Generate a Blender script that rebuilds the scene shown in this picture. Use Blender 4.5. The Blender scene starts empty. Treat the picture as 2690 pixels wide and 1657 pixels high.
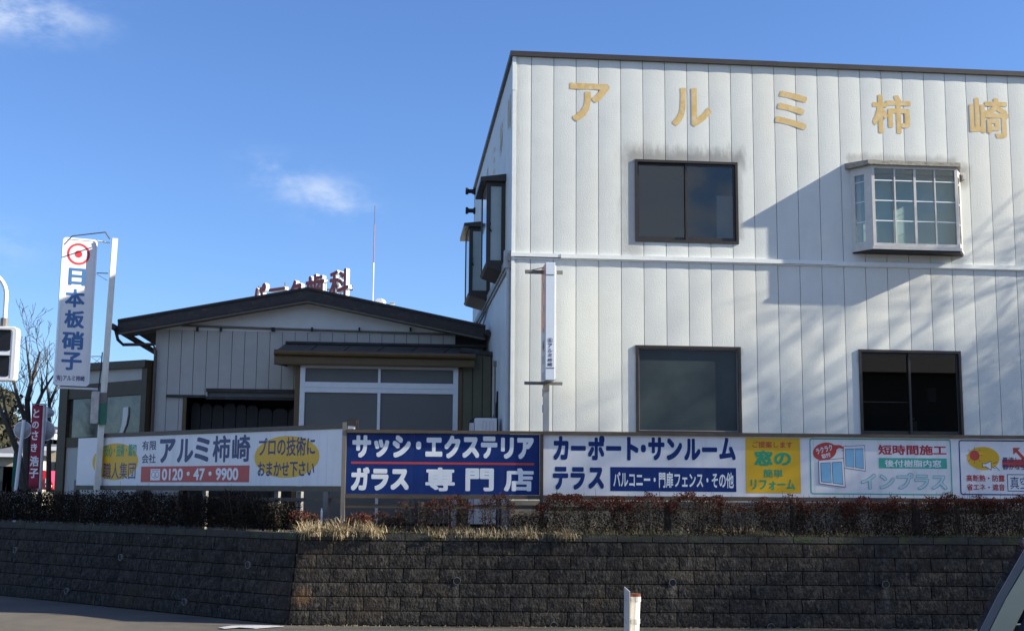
import bpy, bmesh, math, random
import numpy as np
from mathutils import Vector, Matrix
R = random.Random(7)
S = bpy.context.scene
C = S.collection
rad = math.radians

# ------------------------------------------------------------------ camera
F = 3355.0; CX, CY = 1345.0, 828.5; H = 1.6
YAW, PITCH, ROLL = rad(5.37), rad(7.96), -.0079
_f = np.array([math.sin(YAW)*math.cos(PITCH), math.cos(YAW)*math.cos(PITCH), math.sin(PITCH)])
_r0 = np.array([math.cos(YAW), -math.sin(YAW), 0.0]); _u0 = np.cross(_r0, _f)
_r = _r0*math.cos(ROLL)-_u0*math.sin(ROLL); _u = _u0*math.cos(ROLL)+_r0*math.sin(ROLL)
cd = bpy.data.cameras.new('camera'); cam = bpy.data.objects.new('camera', cd); C.objects.link(cam)
cd.sensor_width = 36; cd.lens = F/2690*36; cd.clip_end = 3000; cd.clip_start = .1
M = Matrix(((_r[0], _u[0], -_f[0], 0), (_r[1], _u[1], -_f[1], 0), (_r[2], _u[2], -_f[2], H), (0, 0, 0, 1)))
cam.matrix_world = M; S.camera = cam

# ------------------------------------------------------------------ sky, sun, exposure
SUN = Vector((4.6, -.92, 2.36)).normalized()
w = bpy.data.worlds.new('World'); S.world = w; w.use_nodes = True
nt = w.node_tree; N = nt.nodes; L = nt.links; N.clear()
def nd(nodes, t, **k):
    n = nodes.new(t)
    for a, b in k.items():
        if a.startswith('i_'): n.inputs[a[2:].replace('_', ' ')].default_value = b
        else: setattr(n, a, b)
    return n
out = N.new('ShaderNodeOutputWorld'); bg = N.new('ShaderNodeBackground')
sky = N.new('ShaderNodeTexSky'); sky.sky_type = 'NISHITA'; sky.sun_disc = False
sky.sun_elevation = math.asin(SUN.z); sky.sun_rotation = math.atan2(SUN.x, SUN.y)
sky.air_density = 1.0; sky.dust_density = .3; sky.ozone_density = 3.0; sky.altitude = 100
bg.inputs['Strength'].default_value = .084
tc = N.new('ShaderNodeTexCoord')
def wdir(u, v):
    d = _f+_r*(u-CX)/F+_u*(CY-v)/F; return Vector(d/np.linalg.norm(d))
def VM(op, a=None, b=None):
    n = N.new('ShaderNodeVectorMath'); n.operation = op
    for i, x in enumerate((a, b)):
        if x is None: continue
        if hasattr(x, 'is_linked') or hasattr(x, 'links'): L.new(x, n.inputs[i])
        else: n.inputs[i].default_value = x
    return n
def MA(op, a, b=0.0, c=0.0, clamp=False, NN=None, LL=None):
    NN = NN or N; LL = LL or L
    n = NN.new('ShaderNodeMath'); n.operation = op; n.use_clamp = clamp
    for i, x in enumerate((a, b, c)):
        if hasattr(x, 'links'): LL.new(x, n.inputs[i])
        else: n.inputs[i].default_value = x
    return n.outputs[0]
def rampv(x, lo, hi, NN=None, LL=None):
    NN = NN or N; LL = LL or L
    n = NN.new('ShaderNodeMapRange'); n.interpolation_type = 'SMOOTHSTEP'
    LL.new(x, n.inputs[0]); n.inputs[1].default_value = lo; n.inputs[2].default_value = hi
    return n.outputs[0]
def cloud_noise(scale, stretch, rot=0, detail=7, rough=.62, seed=0.0):
    mp = N.new('ShaderNodeMapping'); mp.inputs['Scale'].default_value = stretch; mp.inputs['Rotation'].default_value = (0, rot, 0)
    L.new(tc.outputs['Generated'], mp.inputs[0])
    n = nd(N, 'ShaderNodeTexNoise'); n.inputs['Scale'].default_value = scale; n.inputs['Detail'].default_value = detail; n.inputs['Roughness'].default_value = rough
    n.noise_dimensions = '4D'; n.inputs['W'].default_value = seed
    L.new(mp.outputs[0], n.inputs['Vector']); return n.outputs['Fac']
fine = cloud_noise(17, (1, 1, 1.9), .45, 9, .6)
cover = None
for (u, v, ru, rv, k, tilt) in ((740, 462, 75, 40, 1.0, .22), (850, 515, 105, 48, 1.1, .25), (20, 28, 150, 50, 1.5, .05), (-10, 640, 80, 40, .5, 0.1)):
    d0 = wdir(u, v); ax = Vector(_r)*math.cos(tilt)-Vector(_u)*math.sin(tilt); ay = Vector(_u)*math.cos(tilt)+Vector(_r)*math.sin(tilt)
    dv = VM('SUBTRACT', tc.outputs['Generated'], d0).outputs[0]
    a = VM('DOT_PRODUCT', dv, ax*(F/ru)).outputs['Value']; b = VM('DOT_PRODUCT', dv, ay*(F/rv)).outputs['Value']
    dep = VM('DOT_PRODUCT', tc.outputs['Generated'], d0).outputs['Value']
    g = MA('EXPONENT', MA('MULTIPLY', MA('ADD', MA('MULTIPLY', a, a), MA('MULTIPLY', b, b)), -.8))
    g = MA('MULTIPLY', MA('MULTIPLY', g, k), MA('GREATER_THAN', dep, .5))
    cover = g if cover is None else MA('MAXIMUM', cover, g)
wisp = MA('MULTIPLY', cover, rampv(fine, .40, .70), clamp=True)
big = cloud_noise(11.0, (1, 1, 1.6), 0, 8, .5, 2.0)
sep = N.new('ShaderNodeSeparateXYZ'); L.new(tc.outputs['Generated'], sep.inputs[0])
back = rampv(MA('MULTIPLY', sep.outputs[1], -1.0), .0, .5)          # a few fair-weather clouds in the southern sky
cum = MA('MULTIPLY', MA('MULTIPLY', rampv(big, .44, .60), back), .8)
cl = MA('MAXIMUM', MA('MULTIPLY', wisp, .72), cum, clamp=True)
mx = N.new('ShaderNodeMix'); mx.data_type = 'RGBA'; L.new(cl, mx.inputs[0]); tint = N.new('ShaderNodeMix'); tint.data_type = 'RGBA'; tint.blend_type = 'MULTIPLY'; tint.inputs[0].default_value = 1
L.new(sky.outputs[0], tint.inputs[6]); tint.inputs[7].default_value = (.64, .80, 1.08, 1); L.new(tint.outputs[2], mx.inputs[6]); mx.inputs[7].default_value = (3.9, 4.5, 5.6, 1)
L.new(mx.outputs[2], bg.inputs['Color']); L.new(bg.outputs[0], out.inputs['Surface'])
sd = bpy.data.lights.new('sun', 'SUN'); sd.energy = 5.0; sd.angle = rad(.53); sd.color = (1, .93, .76)
so = bpy.data.objects.new('sun', sd); C.objects.link(so); so.location = (30, -5, 25); so.rotation_euler = SUN.to_track_quat('Z', 'Y').to_euler()
S.view_settings.view_transform = 'Standard'; S.view_settings.look = 'None'
S.view_settings.exposure = 1.15; S.view_settings.gamma = 1; S.view_settings.use_curve_mapping = False
try: S.cycles.max_bounces = 8; S.cycles.transparent_max_bounces = 16
except Exception: pass

# ------------------------------------------------------------------ helpers: frames (a wall plane: s along it, z up, o out of it)
def ray(U, V): return _f+_r*(U-CX)/F+_u*(CY-V)/F
def atY(U, V, Y):
    d = ray(U, V); t = Y/d[1]; return Vector((d[0]*t, Y, H+d[2]*t))
class Fr:
    def __init__(s, O, e):
        s.O = Vector((O[0], O[1], 0)); s.e = Vector((e[0], e[1], 0)).normalized(); s.n = Vector((s.e.y, -s.e.x, 0))
    def W(s, a, z, o=0.0): return s.O+s.e*a+s.n*o+Vector((0, 0, z))
    def px(s, U, V, o=0.0):
        d = Vector(ray(U, V)); P = Vector((0, 0, H)); t = ((s.O+s.n*o-P).dot(s.n))/d.dot(s.n); q = P+d*t
        return (q-s.O).dot(s.e), q.z
FA = Fr((0, 22), (1, 0))                 # front of the two-storey building
SWl = Fr((2.06, 22), (0, -1))            # its side wall, s = 22 - y
RB = Fr((-.72, 20.4), (.9973, -.0732))   # boards along the street
LB = Fr((-.72, 20.4), (.72, -.694))      # boards along the side street
RW = Fr((-1.44, 19.32), (.9973, -.0732)) # foot of the retaining wall
LW = Fr((-1.44, 19.32), (.72, -.694))
LO = Fr((0, 27.3), (1, 0)); LOF = Fr((0, 26.0), (1, 0))
WX = Fr((0, 0), (1, 0))                  # world: s=x, o=-y

class MB:
    def __init__(s): s.v = []; s.f = []
    def add(s, vs, fs):
        k = len(s.v); s.v += [tuple(p) for p in vs]; s.f += [tuple(i+k for i in f) for f in fs]; return s
    def box(s, fr, a0, a1, z0, z1, o0, o1):
        vs = [fr.W(a, z, o) for o in (o0, o1) for z in (z0, z1) for a in (a0, a1)]
        return s.add(vs, [(0, 1, 3, 2), (4, 6, 7, 5), (0, 4, 5, 1), (2, 3, 7, 6), (0, 2, 6, 4), (1, 5, 7, 3)])
    def prism(s, fr, pts, o0, o1):
        n = len(pts); vs = [fr.W(a, z, o0) for a, z in pts]+[fr.W(a, z, o1) for a, z in pts]
        return s.add(vs, [tuple(range(n)), tuple(range(2*n-1, n-1, -1))]+[(i, (i+1) % n, n+(i+1) % n, n+i) for i in range(n)])
    def hull(s, A, B):                       # two equal loops joined
        n = len(A); return s.add(list(A)+list(B), [tuple(range(n)), tuple(range(2*n-1, n-1, -1))]+[(i, (i+1) % n, n+(i+1) % n, n+i) for i in range(n)])
    def face(s, pts): return s.add(pts, [tuple(range(len(pts)))])
    def tube(s, path, r, n=8, caps=True):
        path = [Vector(p) for p in path]; rs = r if isinstance(r, (list, tuple)) else [r]*len(path)
        k = len(s.v); ref = None
        for i, p in enumerate(path):
            t = (path[min(i+1, len(path)-1)]-path[max(i-1, 0)]).normalized()
            if ref is None: ref = Vector((0, 0, 1)) if abs(t.z) < .9 else Vector((1, 0, 0))
            a = t.cross(ref).normalized(); b = a.cross(t); ref = b
            for j in range(n):
                q = 2*math.pi*j/n; s.v.append(tuple(p+(a*math.cos(q)+b*math.sin(q))*rs[i]))
        for i in range(len(path)-1):
            for j in range(n): s.f.append((k+i*n+j, k+i*n+(j+1) % n, k+(i+1)*n+(j+1) % n, k+(i+1)*n+j))
        if caps: s.f.append(tuple(k+j for j in range(n))); s.f.append(tuple(k+(len(path)-1)*n+j for j in range(n-1, -1, -1)))
        return s
ORG = {}
def mesh(name, mb, mat, org=Vector((0, 0, 0)), fix=True, smooth=False):
    me = bpy.data.meshes.new(name)
    me.from_pydata([(a-org.x, b-org.y, c-org.z) for a, b, c in mb.v], [], mb.f)
    if fix:
        b = bmesh.new(); b.from_mesh(me); bmesh.ops.recalc_face_normals(b, faces=b.faces); b.to_mesh(me); b.free()
    if smooth: me.polygons.foreach_set('use_smooth', [True]*len(me.polygons))
    me.materials.append(mat); return me
def org_of(p): return ORG.get(p.name, Vector((0, 0, 0))) if p else Vector((0, 0, 0))
def put(name, mb, mat, parent=None, label=None, fix=True, smooth=False, bevel=0, stuff=False):
    o = bpy.data.objects.new(name, mesh(name, mb, mat, org_of(parent), fix, smooth)); C.objects.link(o)
    if parent: o.parent = parent; ORG[o.name] = org_of(parent)
    if label: o['label'] = label
    if stuff: o['kind'] = 'stuff'
    if bevel:
        m = o.modifiers.new('bevel', 'BEVEL'); m.width = bevel; m.segments = 2; m.limit_method = 'ANGLE'
    return o
def thing(name, label, cat, loc, group=None):
    o = bpy.data.objects.new(name, None); C.objects.link(o); o.location = loc; o.empty_display_size = .2
    o['label'] = label; o['category'] = cat
    if group: o['group'] = group
    ORG[o.name] = Vector(loc); return o
def struct(name, mb, mat, fix=True):
    o = put(name, mb, mat, fix=fix); o['kind'] = 'structure'; return o
def tag(o, label, cat, group=None):
    o['label'] = label; o['category'] = cat
    if group: o['group'] = group
    return o

# ------------------------------------------------------------------ materials
def mat(name, col, rough=.6, metal=0, var=.12, scale=6, bump=0, bscale=60, spec=.5, col2=None, c2lo=.5, c2hi=.7, c2scale=3, coat=0, stretch=(1, 1, 1)):
    m = bpy.data.materials.new(name); m.use_nodes = True; t = m.node_tree; n = t.nodes; l = t.links
    b = n['Principled BSDF']; b.inputs['Roughness'].default_value = rough; b.inputs['Metallic'].default_value = metal
    b.inputs['Specular IOR Level'].default_value = spec; b.inputs['Coat Weight'].default_value = coat
    g = n.new('ShaderNodeNewGeometry'); mp = n.new('ShaderNodeMapping'); mp.inputs['Scale'].default_value = stretch; l.new(g.outputs['Position'], mp.inputs[0])
    ns = n.new('ShaderNodeTexNoise'); ns.inputs['Scale'].default_value = scale; ns.inputs['Detail'].default_value = 6; ns.inputs['Roughness'].default_value = .65; l.new(mp.outputs[0], ns.inputs['Vector'])
    mr = n.new('ShaderNodeMapRange'); l.new(ns.outputs['Fac'], mr.inputs[0]); mr.inputs[1].default_value = .3; mr.inputs[2].default_value = .7; mr.inputs[3].default_value = 1-var; mr.inputs[4].default_value = 1+var
    base = n.new('ShaderNodeRGB'); base.outputs[0].default_value = (*col, 1); src = base.outputs[0]
    if col2:
        n2 = n.new('ShaderNodeTexNoise'); n2.inputs['Scale'].default_value = c2scale; n2.inputs['Detail'].default_value = 8; n2.inputs['Roughness'].default_value = .7; l.new(mp.outputs[0], n2.inputs['Vector'])
        f2 = rampv(n2.outputs['Fac'], c2lo, c2hi, n, l); m2 = n.new('ShaderNodeMix'); m2.data_type = 'RGBA'; l.new(f2, m2.inputs[0]); l.new(src, m2.inputs[6]); m2.inputs[7].default_value = (*col2, 1); src = m2.outputs[2]
    mm = n.new('ShaderNodeMix'); mm.data_type = 'RGBA'; mm.blend_type = 'MULTIPLY'; mm.inputs[0].default_value = 1; l.new(src, mm.inputs[6])
    cb = n.new('ShaderNodeCombineColor'); [l.new(mr.outputs[0], cb.inputs[i]) for i in range(3)]; l.new(cb.outputs[0], mm.inputs[7]); l.new(mm.outputs[2], b.inputs['Base Color'])
    if bump:
        nb = n.new('ShaderNodeTexNoise'); nb.inputs['Scale'].default_value = bscale; nb.inputs['Detail'].default_value = 4; l.new(mp.outputs[0], nb.inputs['Vector'])
        bp = n.new('ShaderNodeBump'); bp.inputs['Strength'].default_value = 1; bp.inputs['Distance'].default_value = bump; l.new(nb.outputs['Fac'], bp.inputs['Height']); l.new(bp.outputs[0], b.inputs['Normal'])
    m['src'] = mm.name; return m
def inject(m, fac_fn, col):
    """mix a stain colour over the base colour; fac_fn(nodes, links, position) returns a 0..1 socket"""
    t = m.node_tree; n = t.nodes; l = t.links; b = n['Principled BSDF']; src = b.inputs['Base Color'].links[0].from_socket
    g = n.new('ShaderNodeNewGeometry'); fac = fac_fn(n, l, g.outputs['Position'])
    x = n.new('ShaderNodeMix'); x.data_type = 'RGBA'; l.new(fac, x.inputs[0]); l.new(src, x.inputs[6]); x.inputs[7].default_value = (*col, 1); l.new(x.outputs[2], b.inputs['Base Color'])

siding = mat('embossed_white_siding', (.650, .668, .645), .55, var=.05, scale=2.2, bump=.0032, bscale=48, spec=.35)
def tex(n, l, pos, scale, stretch=(1, 1, 1), detail=6, rough=.65):
    mp = n.new('ShaderNodeMapping'); mp.inputs['Scale'].default_value = stretch; l.new(pos, mp.inputs[0])
    a = n.new('ShaderNodeTexNoise'); a.inputs['Scale'].default_value = scale; a.inputs['Detail'].default_value = detail; a.inputs['Roughness'].default_value = rough; l.new(mp.outputs[0], a.inputs['Vector']); return a.outputs['Fac']
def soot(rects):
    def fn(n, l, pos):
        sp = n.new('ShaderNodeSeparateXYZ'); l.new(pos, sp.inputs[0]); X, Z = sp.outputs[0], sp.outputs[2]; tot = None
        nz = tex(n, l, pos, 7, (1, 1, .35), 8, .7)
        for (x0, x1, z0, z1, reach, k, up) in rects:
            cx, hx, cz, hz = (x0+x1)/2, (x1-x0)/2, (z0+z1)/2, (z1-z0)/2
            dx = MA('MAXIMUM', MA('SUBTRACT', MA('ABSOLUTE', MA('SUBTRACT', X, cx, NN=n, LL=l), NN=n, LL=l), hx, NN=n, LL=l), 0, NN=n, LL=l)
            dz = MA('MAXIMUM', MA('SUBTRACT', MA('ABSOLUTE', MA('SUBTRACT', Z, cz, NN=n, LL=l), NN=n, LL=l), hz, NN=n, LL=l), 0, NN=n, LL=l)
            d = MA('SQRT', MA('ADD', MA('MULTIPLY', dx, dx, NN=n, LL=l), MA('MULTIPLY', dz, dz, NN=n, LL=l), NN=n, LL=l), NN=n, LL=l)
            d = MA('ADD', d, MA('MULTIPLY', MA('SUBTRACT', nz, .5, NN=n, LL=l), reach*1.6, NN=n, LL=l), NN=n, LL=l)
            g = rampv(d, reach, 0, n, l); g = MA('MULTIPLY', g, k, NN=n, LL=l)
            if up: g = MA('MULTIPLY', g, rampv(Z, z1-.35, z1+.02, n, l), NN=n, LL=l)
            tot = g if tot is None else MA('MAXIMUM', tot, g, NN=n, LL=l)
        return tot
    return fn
def streaks(k, lo=.5, hi=.85):
    def fn(n, l, pos):
        a = rampv(tex(n, l, pos, 3.0, (2.2, 2.2, .16), 7, .6), lo, hi, n, l); return MA('MULTIPLY', a, k, NN=n, LL=l)
    return fn
inject(siding, streaks(.35), (.60, .60, .57))
inject(siding, lambda n, l, pos: MA('MULTIPLY', rampv(tex(n, l, pos, .5, (1, 1, 1), 3, .5), .45, .75, n, l), .30, NN=n, LL=l), (.74, .69, .58))
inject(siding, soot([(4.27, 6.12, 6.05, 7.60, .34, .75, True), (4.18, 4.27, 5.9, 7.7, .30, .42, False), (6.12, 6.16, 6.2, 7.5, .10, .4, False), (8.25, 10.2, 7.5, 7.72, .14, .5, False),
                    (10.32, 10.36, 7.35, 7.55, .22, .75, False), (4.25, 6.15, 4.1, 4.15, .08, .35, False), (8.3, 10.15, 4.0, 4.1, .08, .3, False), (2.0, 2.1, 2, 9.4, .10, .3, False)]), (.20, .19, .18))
siding_side = mat('white_side_siding', (.645, .662, .650), .6, var=.06, scale=2, bump=.003, bscale=45)
inject(siding_side, streaks(.35), (.5, .5, .48))
trimw = mat('white_trim', (.74, .76, .75), .45, var=.06)
darkbrown = mat('dark_bronze_aluminium', (.035, .030, .027), .38, .2, var=.15, scale=9, spec=.5)
fascia_m = mat('dark_brown_fascia', (.045, .036, .032), .45, .1, var=.2, scale=4)
railbrown = mat('weathered_brown_rail', (.098, .075, .052), .55, .1, var=.25, scale=8, stretch=(1, 1, 4))
bronze = mat('bronze_brown_aluminium', (.105, .068, .030), .42, .2, var=.15)
postgrey = mat('light_bronze_post', (.20, .18, .155), .5, .2, var=.12)
silver = mat('silver_aluminium', (.62, .66, .70), .35, .35, var=.05)
baywhite = mat('ivory_aluminium', (.55, .53, .50), .4, .1, var=.08, scale=12)
bayroof_m = mat('mossy_weathered_sheet', (.30, .28, .24), .75, var=.35, scale=14, col2=(.05, .048, .042), c2scale=9, stretch=(1, 1, 3))
black = mat('black_rubber', (.012, .012, .014), .6, var=.2)
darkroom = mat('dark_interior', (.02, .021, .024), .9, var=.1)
lowsiding = mat('low_house_siding', (.42, .42, .40), .6, var=.06, scale=3, bump=.001, bscale=60)
inject(lowsiding, streaks(.3), (.36, .36, .34))
olive = mat('olive_siding', (.10, .10, .062), .65, var=.12, scale=3)
roofblk = mat('black_sheet_roof', (.022, .021, .022), .6, var=.4, scale=7, col2=(.055, .05, .045), c2scale=5, stretch=(1, 1, 2))
greyboard = mat('grey_trim_board', (.15, .14, .13), .6, var=.15)
copper = mat('brown_gutter', (.07, .050, .042), .4, .2, var=.15)
white = mat('white_board', (.74, .75, .78), .35, var=.03, scale=3, spec=.4)
inject(white, streaks(.35, .48, .72), (.52, .53, .54))
inject(white, lambda n, l, pos: MA('MULTIPLY', rampv(tex(n, l, pos, .9, (1, 1, 1), 3, .5), .4, .7, n, l), .25, NN=n, LL=l), (.60, .61, .62))
navy = mat('navy_print', (.005, .028, .155), .45, var=.06, spec=.25); navy_l = mat('dark_navy_lettering', (.025, .030, .13), .4, var=.12)
inkw = mat('white_lettering', (.78, .82, .86), .4, var=.03)
redp = mat('red_print', (.48, .055, .045), .4, var=.06); crimson = mat('crimson_lettering', (.42, .03, .045), .4, var=.06)
yellow = mat('yellow_print', (.72, .42, .012), .4, var=.04); green = mat('green_lettering', (.02, .33, .17), .4, var=.06)
teal = mat('teal_print', (.05, .40, .31), .4, var=.06); pteal = mat('pale_teal_print', (.52, .70, .72), .4, var=.03)
lblue = mat('glass_blue_print', (.20, .45, .66), .35, var=.05); purple = mat('violet_print', (.05, .04, .16), .4, var=.1)
gold = mat('worn_gold_paint', (.60, .40, .13), .6, var=.1, scale=4)
inject(gold, lambda n, l, pos: MA('MULTIPLY', rampv(tex(n, l, pos, 9, (1, 1, .7), 8, .75), .42, .72, n, l), .65, NN=n, LL=l), (.72, .66, .52))
inject(gold, lambda n, l, pos: MA('MULTIPLY', rampv(tex(n, l, pos, 1.3, (1, 1, 1), 3, .5), .45, .6, n, l), .35, NN=n, LL=l), (.70, .52, .26))
polew = mat('pole_white_paint', (.70, .69, .62), .45, .1, var=.1, scale=5); inject(polew, streaks(.4, .55, .75), (.38, .25, .14))
signw = mat('sign_acrylic', (.74, .73, .74), .3, var=.03); signblue = mat('sign_blue_lettering', (.045, .14, .34), .4, var=.05); signred = mat('sign_red_emblem', (.55, .03, .05), .4, var=.04)
orange = mat('faded_orange_print', (.78, .30, .20), .45, var=.08); palegrey = mat('pale_grey_print', (.55, .54, .56), .5, var=.1)
asphalt = mat('asphalt', (.125, .108, .090), .92, var=.16, scale=1.6, bump=.004, bscale=140, spec=.2, col2=(.10, .092, .084), c2scale=.5, c2lo=.4, c2hi=.7)
inject(asphalt, lambda n, l, pos: rampv(tex(n, l, pos, 110, (1, 1, 1), 2, .6), .60, .75, n, l), (.19, .175, .155))
soil = mat('soil', (.075, .062, .045), .95, var=.3, scale=5, bump=.02, bscale=25)
grassg = mat('distant_ground', (.10, .11, .06), .95, var=.3, scale=.3)
block_m = mat('split_face_concrete', (.042, .038, .034), .92, var=.5, scale=9, bump=.022, bscale=30, spec=.15, col2=(.018, .017, .0165), c2lo=.42, c2hi=.60, c2scale=15, stretch=(1, 1, .7))
inject(block_m, lambda n, l, pos: MA('MULTIPLY', rampv(tex(n, l, pos, 24, (1, 1, .55), 6, .75), .54, .68, n, l), .62, NN=n, LL=l), (.145, .135, .118))
inject(block_m, lambda n, l, pos: MA('MULTIPLY', rampv(tex(n, l, pos, 90, (1, 1, 1), 2, .7), .64, .74, n, l), .6, NN=n, LL=l), (.30, .28, .25))
inject(block_m, lambda n, l, pos: MA('MULTIPLY', rampv(tex(n, l, pos, 1.6, (1.6, 1.6, .35), 4, .6), .50, .70, n, l), .45, NN=n, LL=l), (.012, .012, .012))
def lime(n, l, pos):
    sp = n.new('ShaderNodeSeparateXYZ'); l.new(pos, sp.inputs[0]); tot = None; nz = tex(n, l, pos, 9, (1, 1, .3), 5, .6)
    for u, v in ((1200.8, 1525), (1766.6, 1529.5), (2325.7, 1534)):
        a_, z_ = RW.px(u, v, -.12); p = RW.W(a_, z_, 0); dx = MA('ABSOLUTE', MA('SUBTRACT', sp.outputs[0], p.x, NN=n, LL=l), NN=n, LL=l)
        g = MA('MULTIPLY', rampv(MA('ADD', dx, MA('MULTIPLY', nz, .06, NN=n, LL=l), NN=n, LL=l), .105, .03, n, l), MA('MULTIPLY', rampv(sp.outputs[2], z_+.02, z_-.03, n, l), rampv(sp.outputs[2], z_-.75, z_, n, l), NN=n, LL=l), NN=n, LL=l)
        tot = g if tot is None else MA('MAXIMUM', tot, g, NN=n, LL=l)
    return MA('MULTIPLY', tot, .55, NN=n, LL=l)
inject(block_m, lime, (.11, .105, .095))
def rust_patch(n, l, pos):
    v = n.new('ShaderNodeVectorMath'); v.operation = 'DISTANCE'; l.new(pos, v.inputs[0]); v.inputs[1].default_value = (-1.24, 19.32, .09)
    d = MA('ADD', v.outputs['Value'], MA('MULTIPLY', tex(n, l, pos, 14), .16, NN=n, LL=l), NN=n, LL=l)
    return MA('MULTIPLY', rampv(d, .30, .12, n, l), .5, NN=n, LL=l)
inject(block_m, rust_patch, (.17, .095, .045))
inject(block_m, lambda n, l, pos: MA('MULTIPLY', rampv(tex(n, l, pos, 1.1, (1, 1, 1.6), 4, .6), .5, .72, n, l), .5, NN=n, LL=l), (.060, .042, .030))
cap_m = mat('mossy_cap_concrete', (.038, .036, .031), .92, var=.3, scale=9, bump=.012, bscale=40, col2=(.040, .052, .018), c2lo=.50, c2hi=.66, c2scale=4)
joint_m = mat('dark_joint', (.016, .015, .014), .95, var=.2)
pipe_m = mat('grey_plastic_pipe', (.17, .17, .165), .5, var=.1)

def glass(name, tint, interior_alpha=.75, rough=.0, gl=(1, .92, .82), km=1.05):
    m = bpy.data.materials.new(name); m.use_nodes = True; t = m.node_tree; n = t.nodes; l = t.links; n.clear()
    o = n.new('ShaderNodeOutputMaterial'); tr = n.new('ShaderNodeBsdfTransparent'); tr.inputs[0].default_value = (*tint, 1)
    gg = n.new('ShaderNodeBsdfGlossy'); gg.inputs['Roughness'].default_value = rough; gg.inputs['Color'].default_value = (*gl, 1)
    fr = n.new('ShaderNodeFresnel'); fr.inputs['IOR'].default_value = 1.52; x = n.new('ShaderNodeMixShader')
    k = n.new('ShaderNodeMath'); k.operation = 'MULTIPLY_ADD'; k.use_clamp = True; l.new(fr.outputs[0], k.inputs[0]); k.inputs[1].default_value = km; k.inputs[2].default_value = .015
    l.new(k.outputs[0], x.inputs[0]); l.new(tr.outputs[0], x.inputs[1]); l.new(gg.outputs[0], x.inputs[2]); l.new(x.outputs[0], o.inputs[0])
    m['glass'] = 1; return m
clear = glass('window_glass', (.62, .68, .72)); cleardark = glass('tinted_glass', (.45, .46, .46)); bayglass = glass('bay_glass', (.88, .92, .92), km=.7)
frost = mat('frosted_glass', (.035, .048, .052), .30, var=.3, scale=1.3, spec=.45)
frost2 = mat('frosted_grey_glass', (.105, .112, .112), .38, var=.08, scale=1.0, spec=.5)

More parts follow.
